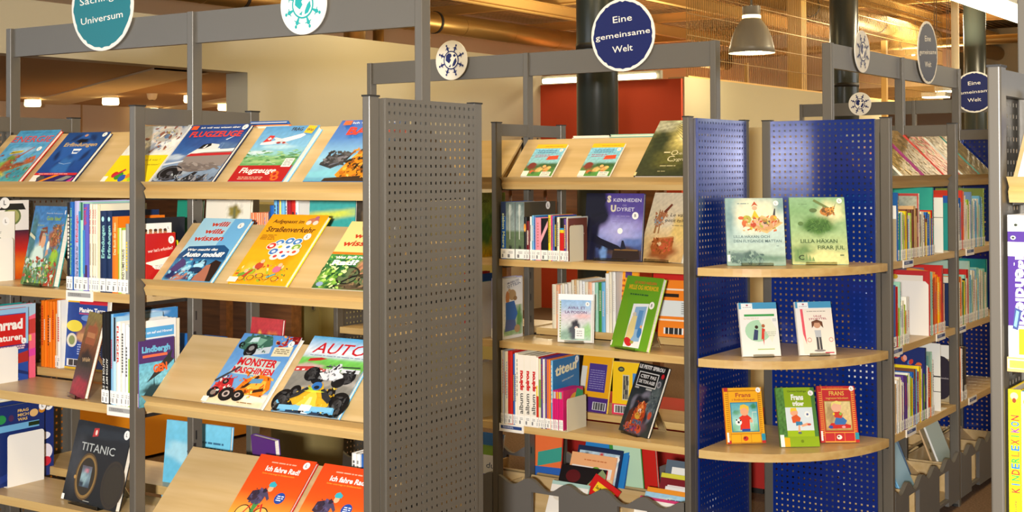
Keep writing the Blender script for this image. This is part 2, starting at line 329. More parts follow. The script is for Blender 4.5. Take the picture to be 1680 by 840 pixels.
bell(-5.9,12.9,1.23,1,'grey bell-shaped pendant lamp hanging above the beige wall')
bell(-9.6,29.85,2.58,1.0,'small far bell pendant lamp left of the tall foreshortened blue sign')
l=bpy.data.lights.new('lamp_light','POINT'); l.energy=60; l.color=(1,.85,.55); l.shadow_soft_size=.1; o=bpy.data.objects.new('lamp_light',l); C.objects.link(o); o.location=(-5.9,12.9,1.15+Z)
# fluorescent fittings
def troffer(x0,x1,y0,y1,z,label,m='tube'):
    t=thing('ceiling_light',label,'light',Matrix.Translation((x0,y0,z+Z))); w,d=x1-x0,y1-y0
    MB().box(0,w,0,d,.02,.09).obj('housing','lampgrey',t); MB().box(.01,w-.01,.01,d-.01,.0,.02).obj('diffuser',m,t); MB().cyl((w/2,d*.3,.09),(w/2,d*.3,2.3-z+1.2),.006,n=6).obj('hanger','lampgrey',t); MB().cyl((w/2,d*.7,.09),(w/2,d*.7,2.3-z+1.2),.006,n=6).obj('hanger','lampgrey',t)
troffer(-2.8,-2.5,8.6,12.6,1.2,'long white fluorescent fitting at the top right corner')
t=thing('ceiling_light','perforated uplight strip right of the long fluorescent fitting','light',Matrix.Translation((-2.36,8.4,1.24+Z)))
MB().box(0,.12,0,4,.02,.07).obj('housing','lampgrey',t)
for i in range(40): MB().box(.03,.09,.05+i*.1,.1+i*.1,.012,.02).obj('lit_slot','tube',t)
troffer(-6.95,-6.55,21.9,22.2,1.17,'small far double fluorescent above the header with the globe sign'); troffer(-6.95,-6.55,22.6,22.9,1.3,'upper strip of the small far double fluorescent')
t=thing('wall_light','long fluorescent tube along the top of the red wall','light',Matrix.Translation((-8.4,12.5,.98+Z)))
MB().cyl((.1,0,.03),(1.55,0,.03),.03,n=12).obj('tube','tube',t,True); MB().box(.05,1.6,.03,.08,.0,.09).obj('housing','lampgrey',t)
for i,(x,y,lb) in enumerate(((-13.35,9.32,'round glowing ceiling lamp nearest the left edge'),(-12.36,9.65,'second glowing ceiling lamp, right of the leftmost one'),(-11.28,9.91,'glowing ceiling lamp behind the tall header post'),(-12.41,11.44,'glowing ceiling lamp just left of the pale partition'),(-13.97,11.57,'low glowing ceiling lamp below the smoke detector'))):
    t=thing('ceiling_lamp',lb,'lamp',Matrix.Translation((x,y,.86+Z)),'round lamps in the far left room')
    MB().cyl((0,0,-.02),(0,0,0),.07,n=16).obj('lamp_base','lampgrey',t); MB().lathe([(0,-.105),(.085,-.1),(.095,-.08),(.09,-.02),(.0,-.02)],0,0,20).obj('lamp_shade','glow',t,True)
t=thing('smoke_detector','small white smoke detector above the low lamp','detector',Matrix.Translation((-11.57,9.59,.86+Z))); MB().lathe([(0,-.07),(.035,-.07),(.05,-.05),(.06,0)],0,0,16).obj('housing','strip',t,True); MB().cyl((0,0,-.075),(0,0,-.07),.015,n=8).obj('sensor','band',t)
# ================================================================ shelving system
def panel_mesh(m,nc=18,nr=68,p=.0254,h=.0085,mar=.0155,t=.0015):
    """punched sheet in the yz plane, x from 0 to t, square holes through; y from 0"""
    b=MB(); W=nc*p-p+2*mar; H=nr*p-p+2*mar
    yc=[mar+i*p for i in range(nc)]; zc=[mar+i*p for i in range(nr)]
    ye=[0]+[v for c in yc for v in (c-h/2,c+h/2)]+[W]
    for x,fl in ((t,1),(0,0)):
        vs=[];fs=[]
        def q(y0,y1,z0,z1):
            n=len(vs); vs.extend([(x,y0,z0),(x,y1,z0),(x,y1,z1),(x,y0,z1)]); fs.append((n,n+1,n+2,n+3) if fl else (n+3,n+2,n+1,n))
        for i in range(0,len(ye)-1,2): q(ye[i],ye[i+1],0,H)
        for c in yc:
            q(c-h/2,c+h/2,0,zc[0]-h/2); q(c-h/2,c+h/2,zc[-1]+h/2,H)
            for a,bb in zip(zc,zc[1:]): q(c-h/2,c+h/2,a+h/2,bb-h/2)
        b.quadset(vs,fs)
    vs=[];fs=[]
    for c in yc:
        for a in zc:
            n=len(vs)//1; y0,y1,z0,z1=c-h/2,c+h/2,a-h/2,a+h/2
            vs.extend([(0,y0,z0),(0,y1,z0),(0,y1,z1),(0,y0,z1),(t,y0,z0),(t,y1,z0),(t,y1,z1),(t,y0,z1)]); fs.extend([(n,n+1,n+5,n+4),(n+1,n+2,n+6,n+5),(n+2,n+3,n+7,n+6),(n+3,n,n+4,n+7)])
    b.quadset(vs,fs)
    b.box(-.018,t,-.0015,0,0,H); b.box(-.018,t,W,W+.0015,0,H); b.box(-.018,t,0,W,H,H+.0015)     # folded edges
    return b.mesh('end_panel',m)
PM={k:panel_mesh(k) for k in ('steel','blue')}
PH=67*.0254+.031; PW=17*.0254+.031
postm=MB().rbox(0,.028,0,.045,0,ZF+.208,.005,4).mesh('post','steel'); capm=MB().box(-.001,.029,-.001,.046,0,.005).mesh('post_cap','cap')
footm=MB().cyl((.014,.022,0),(.014,.022,.012),.02,n=12).mesh('post_foot','cap')
TZ=.2126
def bays(name,label,F,xs,sgn,ends,header,group=None):
    """xs: post positions (left to right); post occupies x-.028..x (sgn -1) or x..x+.028 (sgn 1)"""
    root=thing(name,label,'shelf',F,group); D=.53
    for x in xs:
        x0=x-.028 if sgn<0 else x
        for y in (0,D):
            o=link('post',postm,root); o.location=(x0,y,0)
            c=link('post_cap',capm,o); c.location=(0,0,ZF+.208); c=link('post_foot',footm,o)
        MB().box(x0+.003,x0+.025,.045,D,TZ-.062+ZF,TZ-.008+ZF).obj('top_rail','steel',root)
        MB().box(x0+.003,x0+.025,.045,D,.03,.075).obj('foot_rail','steel',root)
        MB().rbox(x0,x0+.028,.25,.295,.075,.537+ZF if x in header else ZF+.2,.0035,3).obj('header_post' if x in header else 'middle_post','steel',root)
        m=MB()
        for zz in range(14): m.box(x0-.0012,x0+.0292,.262,.268,.3+zz*.1,.33+zz*.1)
        m.obj('slot_strip','zinc',root)
    hs=[x for x in xs if x in header]
    for a,b in zip(hs,hs[1:]):
        xa,xb=(a,b-.028) if sgn<0 else (a+.028,b)
        MB().box(xa,xb,.262,.283,.431+ZF,.5365+ZF).obj('header_beam','steel',root)
    for x,m in ends:
        o=link('end_panel',PM[m],root)
        if x==max(xs) and len(xs)>1 and not (F is FD): o.location=((x+.006) if sgn<0 else x+.034,.066,ZF+TZ-.008-PH)
        else: # left end, sheet faces outwards (-x)
            o.matrix_local=Matrix.Translation(((x-.034) if sgn<0 else x-.006,.066+PW,ZF+TZ-.008-PH))@Matrix.Rotation(math.pi,4,'Z')
        xx=o.location.x; s2=1 if x==max(xs) else -1
        a,b=sorted((xx-.006*s2,xx-.02*s2)); MB().box(a,b,.046,.064,.03,ZF+TZ-.01).box(a,b,.066+PW,.528,.03,ZF+TZ-.01).obj('panel_frame','steel',root)
    return root
def display(root,x0,x1,zl,mir=False):
    """sloping face-out shelf, back board at 45 degrees with a moulded front lip"""
    z=zl+ZF; t=.010
    a=(.052,z-.025); b=(.247,z+.170); n=(.00707,-.00707)
    o=MB().prism([(a[0],a[1]),(a[0]+n[0],a[1]+n[1]),(b[0]+n[0],b[1]+n[1]),(b[0],b[1])],x0,x1,'x').obj('display_shelf','wood',root)
    lp=[(.020,0),(.042,-.022),(.033,-.031),(.042,-.054),(.078,-.054),(.078,-.036),(.054,-.028),(.041,-.003)]
    lp=[(y,z+q) for y,q in lp]; MB().prism(lp,x0,x1,'x').obj('front_lip','woodedge',o)
    for xx in (x0+.004,x1-.007):
        MB().prism([(.07,z-.06),(.25,z-.06),(.262,z-.06+.02),(.258,z+.18),(.248,z+.18),(.245,z+.11),(.07,z-.05)],xx-.004 if xx<(x0+x1)/2 else xx+.002,xx-.002 if xx<(x0+x1)/2 else xx+.004,'x').obj('bracket','zinc',o)
    if mir:
        for c in [o]+list(o.children):
            me=c.data
            for v in me.vertices: v.co.y=.575-v.co.y
            me.flip_normals()
    return o
def board(root,x0,x1,z,y0=.012,y1=.272,t=.03,label=None,lx=None,lw=.13):
    o=MB().box(x0,x1,y0+.002,y1,z-t+ZF,z+ZF).obj('shelf_board','wood',root)
    MB().box(x0,x1,y0,y0+.002,z-t+ZF,z+ZF).obj('board_edge','woodedge',o)
    for xx in (x0,x1-.002): MB().box(xx,xx+.002,y0+.03,y1-.01,z-t-.012+ZF,z-t+ZF).obj('bracket','zinc',o)
    if label:
        for l in (lx if isinstance(lx,list) else [lx]):
            h=MB().box(l,l+lw,y0-.004,y0,z-t-.003+ZF,z+.001+ZF).obj('label_holder','white',o)
            k=Ink(lw*.86,.014); k.r(0,0,1,1,label[1]); k.lines(.1,.2,.6,.85,2,label[2],3)
            mb=k.mb('front'); q=mb.obj('label_print','matte',o); q.location=(l+lw*.07,y0-.0042,z-.02+ZF)
    return o
def wave(x0,x1,y0,y1,z0,per=.186):
    pts=[]; n=60
    for i in range(n+1):
        u=i/n; x=x0+(x1-x0)*u; s=(x-x0)/per; pts.append((x,z0+.02*math.sin(2*math.pi*s+2.2)+.006*math.sin(2*math.pi*s*.5)))
    return pts
def trough(root,x0,x1,front=True):
    y=.0 if front else .555; zt=-1.362+ZF; L=x1-x0
    w=wave(x0,x1,0,0,zt); b=MB(); t=.018; ya,yb=(y,y+t) if front else (y,y+t)
    h0,h1=-1.53+ZF,-1.398+ZF; holes=[(x0+L*.19,x0+L*.345),(x0+L*.66,x0+L*.815)]; zb=.035
    cuts=sorted({x0,x1,*[v for h in holes for v in h]})
    def seg(a,c,zlo): 
        top=[p for p in w if a<p[0]<c]; ia=np.interp([a,c],[p[0] for p in w],[p[1] for p in w]); top=[(a,ia[0])]+top+[(c,ia[1])]
        for p,q in zip(top,top[1:]): b.prism([(p[0],zlo),(q[0],zlo),(q[0],q[1]),(p[0],p[1])][::-1],ya,yb,'y')
    for a,c in zip(cuts,cuts[1:]):
        ho=any(abs(a-h[0])<1e-6 for h in holes)
        if ho: seg(a,c,h1); b.box(a,c,ya,yb,zb+.02,h0)
        else: seg(a,c,zb)
    tr=b.obj('book_trough','trough',root)
    i0,i1=(.02,.275) if front else (.30,.553)
    MB().box(x0,x1,i0,i1,.05,.066).obj('trough_floor','wood',tr)
    MB().prism([(i0+.1,.066),(i0+.255,.2),(i0+.243,.205),(i0+.09,.066)] if front else [(i0,.2),(i0+.155,.066),(i0+.165,.066),(i0+.012,.205)],x0,x1,'x').obj('trough_back','wood',tr)
    for u in (.005,.335,.665,.985):
        xx=x0+L*u; MB().box(xx,xx+.01,i0,i1,.066,.066+.125).obj('divider','wood',tr)
    return tr
A_=bays('display_shelving','grey steel shelving with teal round sign and display shelves',FA,[-1.9,-.95,0],-1,[(0,'steel'),(-1.9,'steel')],(-1.9,-.95,0))
B_=bays('display_shelving','grey shelving with round blue sign in front of the red wall',FB,[-1.9,-.95,0],-1,[(0,'blue'),(-1.9,'steel')],(-1.9,-.95,0))
C_=bays('display_shelving','grey shelving with blue end panel receding to the right',FC,[0,.93,1.86],1,[(0,'blue'),(1.86,'blue')],(0,.93,1.86))
D_=bays('display_shelving','nearest grey shelving cut by the right picture edge',FD,[0,.95],-1,[(0,'steel')],(0,.95))
E_=bays('display_shelving','farthest grey shelving whose header carries the rightmost blue sign',FE,[-2.85,-1.9,-.95,0],-1,[(-2.85,'blue'),(0,'blue')],(-2.85,-1.9,-.95,0))
LZ=(-.033,-.344,-.717,-1.09); BZ=(-.395,-.757,-1.12)
for z in LZ: display(A_,-.946,-.03,z)
display(A_,-1.896,-.98,LZ[0])
for U in (A_,B_):
    for x0,x1 in ((-1.896,-.98),(-.946,-.03)): display(U,x0,x1,-.033,True)
G=('','9a9a98','5a5a5a'); BL=('','25407c','d8dcea')
for i,z in enumerate(BZ): board(A_,-1.896,-.98,z,label=G if i<2 else None,lx=[-1.29,-1.09][i] if i<2 else None)
for x0,x1 in ((-1.896,-.98),(-.946,-.03)):
    for z in (BZ if x0<-1 else (BZ[0],BZ[1],-1.25)): board(A_,x0,x1,z+.03,.305,.565)
for k,(U,xx) in enumerate(((B_,((-1.896,-.98),(-.946,-.03))),)):
    for x0,x1 in xx:
        display(U,x0,x1,-.033)
        for i,z in enumerate(BZ): board(U,x0,x1,z,label=BL if i==2 else None,lx=x0+.0); board(U,x0,x1,z+.03,.305,.565)
        trough(U,x0,x1); trough(U,x0,x1,False)
for x0,x1 in ((.03,.928),(.96,1.858)):
    display(C_,x0,x1,-.033)
    for i,z in enumerate(BZ): board(C_,x0,x1,z,label=BL,lx=[x0+(.15,.0,.17)[i]] if i!=1 else [x0+.0,x0+.6]); board(C_,x0,x1,z+.03,.305,.565)
    trough(C_,x0,x1); trough(C_,x0,x1,False)
display(D_,.004,.918,-.019)
for z in (-.39,-.755,-1.12): board(D_,.004,.918,z)
for x0,x1 in ((-2.846,-1.93),(-1.896,-.98),(-.946,-.03)):
    for z in BZ: board(E_,x0,x1,z)
# quarter-round corner shelves between the two blue panels
for z,lb in zip(BZ,('upper','middle','lower')):
    pts=[(0,0)]+[(.555*math.cos(a),-.625*math.sin(a)) for a in [R(90*i/24) for i in range(25)]]
    t=thing('corner_shelf',f'{lb} quarter-round beech shelf between the two blue panels','shelf',Matrix.Translation((-2.398,5.343,z-.032+ZF)),'quarter-round shelves in the blue corner')
    p2=pts[::-1]; MB().prism(p2,0,.032,'z').obj('shelf_board','wood',t)
    rim=[(q[0]*1.002,q[1]*1.002) for q in pts[1:]]; b=MB()
    for p,q in zip(rim,rim[1:]): b.quadset([(p[0],p[1],0),(p[0],p[1],.032),(q[0],q[1],.032),(q[0],q[1],0)],[(0,1,2,3)])
    b.obj('edge_band','woodedge',t,True)
    MB().box(-.02,-.0,-.6,-.02,-.01,.0).box(.02,.55,.0,.012,-.01,0).obj('bracket','zinc',t)
# ================================================================ signs
def sign(F,x,y,z,r,kind,label,col,thick=.004,two=False):
    t=thing('hanging_sign',label,'sign',at(F,x,y,z)); pts=[(r*math.cos(2*math.pi*i/48),r*math.sin(2*math.pi*i/48)) for i in range(48)]
    MB().prism([(p[0],p[1]) for p in pts][::-1],0,thick,'y',).obj('sign_plate','white',t)
    k=Ink(2*r,2*r); wob=[(.5+(.462+.007*math.sin(i*5.3)+.004*math.sin(i*2.1))*math.cos(2*math.pi*i/72),.5+(.462+.007*math.sin(i*4.1)+.004*math.cos(i*3))*math.sin(2*math.pi*i/72)) for i in range(72)]
    if isinstance(kind,list):
        k.p(wob,col); n=len(kind)
        for s,yy,ww in kind: k.t(s,.5,yy,.075 if s.islower() or len(s)>6 else .09,'eeeae0',w=ww,bold=.15,al='c',rot=4)
    else:                                      # globe ringed by little figures
        n=8
        for i in range(n):
            a=2*math.pi*i/n+.39; ca,sa=math.cos(a),math.sin(a); f=lambda r_,t_:(.5+r_*ca-t_*sa,.5+r_*sa+t_*ca)
            k.p([f(.22,-.012),f(.34,-.035),f(.37,0),f(.34,.035),f(.22,.012)],col); k.p([f(.30,-.07),f(.315,-.07),f(.335,0),f(.315,.07),f(.30,.07),f(.31,0)],col)
            c=f(.395,0); k.e(*c,.026,.03,col,10); 
        k.e(.5,.5,.235,.235,col,30); k.e(.5,.5,.205,.205,'f2efe6',30)
        k.p([(.34,.62),(.42,.68),(.5,.66),(.52,.6),(.47,.55),(.5,.5),(.44,.42),(.38,.46),(.33,.5)],col); k.p([(.55,.4),(.6,.5),(.66,.56),(.68,.46),(.62,.36),(.54,.33)],col); k.p([(.42,.34),(.5,.4),(.48,.32)],col); k.p([(.56,.62),(.62,.66),(.66,.6),(.6,.57)],col)
    o=k.mb('front').obj('sign_print','ink',t); o.location=(-r,-.0003,-r)
    MB().box(-.012,.012,thick,thick+.008,-r*.7,-r*.2).obj('clip','white',t)
W3=[('Eine',.68,.3),('gemeinsame',.475,.86),('Welt',.27,.32)]
sign(FA,-1.40,.252,.587,.16,[('Sachinger',.55,.72),('Universum',.33,.68)],'round teal sign on the left header','127480')
sign(FA,-.464,.252,.525,.095,'g','round white sign with teal globe figures on left header','1aa0a0')
sign(FB,-.448,.252,.587,.16,W3,'round blue sign in front of the thick dark column','0e1a5a')
sign(FB,-1.393,.252,.525,.095,'g','round white sign with navy globe right of the near header post','121f62')
sign(FC,.378,.252,.525,.095,'g','narrow-looking white globe sign on the receding header','121f62')
sign(FC,1.32,.252,.587,.16,W3,'narrow-looking blue sign on the receding header','121a40')
sign(FE,-2.355,.252,.525,.095,'g','small round globe sign above the blue corner panel','121f62')
sign(FE,-1.437,.252,.587,.16,W3,'rightmost round blue sign beside the nearest grey post','0e1a5a')
# ================================================================ furniture behind
def furn(name,label,cat,x,y,parts):
    t=thing(name,label,cat,Matrix.Translation((x,y,0)))
    for nm,m,bx in parts:
        mb=MB()
        for q in bx: mb.box(*q)
        mb.obj(nm,m,t)
furn('storage_bench','low orange storage bench behind the left shelving','bench',-6.6,3.4,[('bench_body','orange',[(0,.75,0,2.27,.02,.42)]),('bench_top','darkwood',[(-.01,.76,-.01,2.28,.42,.45)])])
furn('cupboard','olive cupboard glimpsed through the left display shelving','cupboard',-7.65,6.95,[('cupboard_body','oliveboard',[(0,2.3,0,.5,.08,1.35)]),('cupboard_door','oliveboard',[(.02,1.1,-.02,0,.12,1.3),(1.14,2.28,-.02,0,.12,1.3)]),('plinth','band',[(.02,2.28,.02,.48,0,.08)]),('handle','steelbright',[(1.05,1.07,-.04,-.02,.6,.75)])])
furn('side_table','dark brown wooden table beyond the blue folder','table',-7.95,5.95,[('table_top','darkwood',[(0,1.5,0,.7,.95,1.0)]),('leg','darkwood',[(.02,.08,.02,.08,0,.95)]),('leg','darkwood',[(1.42,1.48,.02,.08,0,.95)]),('back_panel','darkwood',[(0,1.5,.6,.7,.3,.95)])])
furn('reading_counter','long brown counter behind the left shelving, below the lamps','counter',-13,8.6,[('counter_body','darkwood',[(0,4,0,.6,0,1.35)]),('counter_top','woodedge',[(-.02,4.02,-.02,.62,1.35,1.4)])])
t=thing('waste_basket','round olive basket with pale rim behind the left shelving','basket',Matrix.Translation((-3.97,4.13,0)))
MB().lathe([(.0,.02),(.13,.02),(.16,.53),(.165,.56),(.158,.56),(.12,.04)],0,0).obj('basket_body','olive',t,True); b=MB(); 
P=[(.162+.007*math.cos(a),.56+.007*math.sin(a)) for a in [2*math.pi*i/8 for i in range(9)]]; b.lathe(P,0,0).obj('basket_rim','cream',t,True)
furn('tall_cabinet','beige double-door cabinet visible between the blue panels','cabinet',-3.45,7.05,[('cabinet_body','cab',[(0,.95,.02,.5,.0,1.84)]),('door','cab',[(.01,.473,0,.02,.06,1.8)]),('door','cab',[(.477,.94,0,.02,.06,1.8)]),('door_gap','band',[(.473,.477,.005,.02,.06,1.8)]),('handle','steelbright',[(.45,.465,-.025,0,1.58,1.69)]),('handle','steelbright',[(.485,.5,-.025,0,1.58,1.69)])])
furn('floor_seat','low dark red seat on the carpet behind the blue corner','seat',-3.9,5.98,[('seat_cushion','redfab',[(0,1.22,0,.5,.03,.33)]),('seat_base','band',[(.02,1.2,.02,.48,0,.03)])])
furn('wooden_rack','slatted brown wooden rack behind the red wall bookcase','rack',-5.9,8.2,[('slat','darkwood',[(i*.16,i*.16+.13,0,.04,.95+.02*(i%2),1.5) for i in range(9)]),('rail','darkwood',[(0,1.45,.04,.08,1.0,1.05),(0,1.45,.04,.08,1.4,1.45)]),('leg','darkwood',[(.02,.08,.04,.1,0,1)]),('leg','darkwood',[(1.35,1.41,.04,.1,0,1)])])
furn('desk','pale yellow desk beyond the receding shelving','desk',-3.3,13.2,[('desk_body','timber',[(0,.7,0,.5,0,1.9)]),('desk_panel','orange',[(.75,1.3,0,.5,0,1.88)])])
# ================================================================ books
S2=math.sqrt(.5)
def spt(k,txt,y0,y1,cap,col,up=1,xc=.5,bold=1):
    k.t(txt,xc+cap/2 if up else xc-cap/2,y0 if up else y1,cap*k.W/k.H,col,w=(y1-y0)*k.H/k.W,rot=90 if up else -90,bold=bold)
def lean45(F,x,zl,T,y=.045): return F@Matrix.Translation((x,y+.001,zl+ZF-.001))@Matrix.Rotation(R(-45),4,'X')
def face(F,x,zl,W,H,T,label,col,art,group,**kw): return book(label,lean45(F,x,zl,T),W,H,T,col,art,group=group,**kw)
GA='face-out picture books on the left display shelves'
# ---- left shelving, top display row
def a_energie(k):
    k.paint(0,0,1,1,[(0,'4aa3a8'),(.2,'6fa88a'),(.45,'5aa0cc'),(1,'3f8fc0')],[(.25,.25,.3,.14,'7fae4a'),(.4,.33,.12,.2,'a8643a'),(.6,.3,.2,.05,'8a4a30',.2,20),(.2,.12,.3,.08,'d8c84a'),(.75,.15,.25,.1,'3f8fa0'),(.35,.45,.1,.05,'6a8a3a'),(.85,.4,.12,.06,'b0603a'),(.5,.6,.3,.06,'86b8dc')],.12,3)
    k.p([(.22,.52),(.5,.56),(.52,.60),(.26,.58)],'d8c030'); k.p([(.25,.54),(.49,.575),(.49,.58),(.25,.56)],'3a3020'); k.p([(.5,.45),(.72,.66),(.7,.67),(.46,.46)],'a85a48')
    k.p([(.3,.1),(.55,.5),(.5,.5),(.2,.1)],'9a5038'); k.p([(.5,.2),(.9,.36),(.9,.38),(.48,.24)],'a0623c'); k.p([(.78,.42),(.9,.5),(.94,.44),(.86,.38)],'c85a38')
    k.clutter(.02,.05,.95,.5,'9a5038 3f7a3c b0603a 8a5a30 5a90b0 7ab080',60,3,.035); k.t('ENERGIE',.02,.76,.12,'d8463c',w=.94,bold=.2); k.r(.02,.735,.98,.74,'9ac8dc'); k.t('SEHEN  STAUNEN  WISSEN',.1,.94,.018,'2a6a98',w=.8,bold=0); k.sticker(.86,.62,.05)
face(FA,-1.815,-.033,.227,.262,.012,'blue book titled ENERGIE with red cover edge, far left display shelf','red',a_energie,GA)
def a_erf(k):
    k.paint(0,0,1,1,[(0,'1b3f88'),(.5,'1c4f98'),(1,'16407c')],[(.5,.62,.36,.34,'0d2a5a',.08),(.5,.62,.33,.31,'2459a6',.1),(.5,.3,.22,.22,'1a4486',.1),(.5,.28,.18,.2,'2e6ab0',.2),(.5,.82,.16,.05,'050d20',.3)],.03,2)
    k.p([(.44,.66),(.64,.66),(.6,.56),(.48,.56)],'e8eef4'); k.p([(.47,.62),(.62,.62),(.6,.585),(.49,.585)],'2459a6'); k.p([(.35,.38),(.36,.37),(.5,.345),(.64,.37),(.65,.38),(.5,.355)],'9ab8dc')
    k.t('Erfindungen',.14,.71,.075,'c8a868',w=.78,bold=1); k.r(.0,.13,1,.175,'d02a30'); k.r(0,0,1,.13,'2a2160'); k.r(0,0,.16,.13,'efe8da'); k.p([(.2,0),(.5,.13),(.62,.13),(.3,0)],'e88a1c'); k.e(.22,.07,.09,.05,'50504c'); k.p([(.6,.02),(.8,.12),(.95,.1),(.8,.02)],'8a8880'); k.p([(.88,0),(1,.1),(1,0)],'c83a8a'); k.lines(.1,.14,.8,.165,1,'f0d0c8',2); k.e(.5,.93,.04,.03,'b88a78'); k.sticker(.92,.94,.05)
face(FA,-1.532,-.034,.217,.245,.013,'dark blue book titled Erfindungen with a large light bulb','navy',a_erf,GA)
def a_yel(k):
    k.paint(0,.45,1,1,[(0,'e8e4d4'),(.4,'c8ccd0'),(1,'b0b4b8')],[(.62,.82,.25,.14,'d8b898',.3),(.5,.6,.14,.12,'8a8f9a',.3,30),(.75,.7,.3,.08,'e8e8e4'),(.6,.85,.1,.06,'8a4a48'),(.72,.9,.07,.04,'5a6a88'),(.25,.6,.2,.1,'f0ead8')],.06,4)
    k.e(.62,.83,.27,.16,'cfc4b4'); k.e(.62,.83,.24,.14,'b8b4a8'); k.e(.56,.84,.08,.07,'8a5a4a'); k.e(.68,.8,.06,.05,'5c7898'); k.e(.7,.87,.07,.04,'9c8c50'); k.p([(.4,.45),(.5,.68),(.56,.68),(.52,.45)],'9aa0a8'); k.p([(.52,.52),(.62,.6),(.58,.5)],'7a5a48')
    k.clutter(.3,.55,.95,.98,'d8b898 9aa0a8 e8e4d4 8a5a4a 7a88a0 b0b4b8',60,5,.05); k.r(0,0,1,.46,'ecd21a'); k.t('a wie & was ?',.5,.36,.035,'6a5a20',w=.4,bold=0,sl=.2); k.t('warum tanzen?',.45,.28,.03,'6a5a20',w=.5,bold=0,sl=.2)
    for x,y,r,c in ((.2,.12,.06,'c8281e'),(.3,.1,.08,'3a8a30'),(.4,.06,.07,'2a58b0'),(.5,.1,.05,'e8882a'),(.58,.05,.05,'a8c830')): k.e(x,y,r,r,c)
    k.p([(.17,.1),(.34,.22),(.37,.2),(.2,.06)],'c02a4a'); k.r(0,0,.1,.09,'f0ece0')
face(FA,-1.167,-.034,.228,.268,.014,'white and bright yellow book partly behind the left grey post','white',a_yel,GA)
def a_flug(k):
    k.paint(0,0,1,1,[(0,'6f7f96'),(.25,'8aa0b8'),(.5,'3a66a8'),(.8,'24488c'),(1,'1f3f80')],[(.7,.68,.5,.16,'2c4f90',.2),(.15,.15,.3,.1,'a8b0b4'),(.85,.55,.3,.12,'50709c'),(.1,.42,.15,.05,'b8c8d8')],.06,5)
    k.p([(.24,.34),(.3,.48),(.45,.53),(1,.53),(1,.3),(.9,.24),(.75,.18),(.5,.16),(.34,.2),(.25,.26)],'8b817c')
    k.p([(.28,.46),(.42,.6),(.55,.66),(.7,.64),(.78,.54)],'dcdcd8'); k.p([(.3,.47),(.36,.54),(.9,.56),(1,.57),(1,.52),(.5,.5)],'e8e6e2'); k.p([(.28,.43),(.33,.48),(1,.5),(1,.455),(.5,.44)],'b8242a')
    k.p([(.39,.56),(.44,.64),(.56,.66),(.58,.62),(.5,.57)],'16181c'); k.p([(.46,.575),(.5,.635),(.52,.635),(.5,.575)],'dcdcd8'); k.p([(.34,.2),(.55,.16),(.8,.19),(.95,.26),(.7,.3),(.45,.33)],'776c66')
    k.e(.22,.14,.2,.13,'2a2a2e',28); k.e(.22,.14,.17,.11,'5a5a60'); k.e(.22,.14,.15,.095,'17171b'); k.e(.22,.14,.05,.035,'4a4a50'); k.r(.72,.57,.78,.66,'6a88b0'); k.r(.735,.575,.765,.65,'4a6aa0')
    k.p([(.5,.05),(.62,.16),(.68,.16),(.62,.04)],'222226'); k.r(.42,0,.8,.05,'26262a'); k.p([(0,.3),(.3,.36),(.3,.33),(0,.26)],'cfd8e0'); k.p([(.75,.72),(.9,.8),(.78,.71)],'c8d0dc')
    k.clutter(.3,.18,.95,.32,'776c66 6a605c 8b817c 9a908a',40,4,.07,.3,-10); k.clutter(0,0,1,.1,'26262a 4a4a50 8a8a90 a8b0b4',40,5,.05); k.t('FLUGZEUGE',.1,.77,.095,'e03a2c',w=.86,bold=1.3,sl=0); k.t('Ich will was wissen über',.2,.92,.03,'f0f0ec',w=.66,bold=.6,sl=.1); k.r(.04,.9,.15,.97,'e05a28'); k.sticker(.94,.93,.045)
face(FA,-.928,-.032,.266,.262,.012,'blue book titled FLUGZEUGE showing a large airliner nose','navy',a_flug,GA,)
def a_frag(k):
    k.paint(0,.27,1,1,[(0,'5f9a58'),(.22,'7ab070'),(.3,'8ac0c0'),(.5,'78b4d8'),(1,'4a8fc8')],[(.5,.62,.3,.04,'a8d0e0'),(.2,.52,.25,.03,'c8dce0'),(.4,.36,.4,.03,'9ac080'),(.8,.42,.2,.02,'4a8048')],.05,6)
    k.p([(.12,.66),(.3,.66),(.55,.7),(.8,.78),(.86,.83),(.8,.86),(.6,.8),(.3,.72),(.12,.7)],'eceae6'); k.p([(.14,.7),(.2,.83),(.3,.82),(.28,.72)],'c8282c'); k.r(.2,.755,.27,.775,'f0eeea'); k.r(.225,.74,.245,.79,'f0eeea')
    k.p([(.35,.7),(.6,.66),(.66,.66),(.5,.73)],'b8bcc4'); k.p([(.4,.72),(.3,.78),(.34,.79),(.52,.75)],'d0d2d8'); k.e(.45,.69,.04,.02,'a02a2a'); k.e(.55,.69,.03,.02,'a02a2a')
    k.clutter(0,.3,1,.55,'5f9a58 7ab070 9ac080 4a8048 a8c8a0',70,5,.06,.25,0); k.r(0,0,1,.28,'b01c20'); k.t('Flugzeuge',.1,.15,.09,'f0ece4',w=.66,bold=1,sl=.15); k.lines(.15,.03,.6,.09,2,'e8b8a0',4); k.e(.78,.13,.07,.06,'d86428'); k.e(.82,.06,.07,.05,'d86428'); k.e(.78,.13,.03,.03,'b01c20'); k.e(.82,.06,.03,.02,'b01c20')
    k.t('FRAG',.55,.9,.06,'20242c',w=.2,bold=1); k.p([(.8,.86),(.96,.84),(.98,.98),(.82,.99)],'f0b81c'); k.t('Was',.83,.89,.05,'20242c',w=.12); k.r(.8,.25,.97,.4,'e4e2d8'); k.lines(.82,.27,.95,.38,4,'888888'); k.sticker(.9,.83,.0)
face(FA,-.591,-.033,.222,.247,.020,'light blue and red book titled Flugzeuge with climbing passenger plane','skyblue',a_frag,GA)
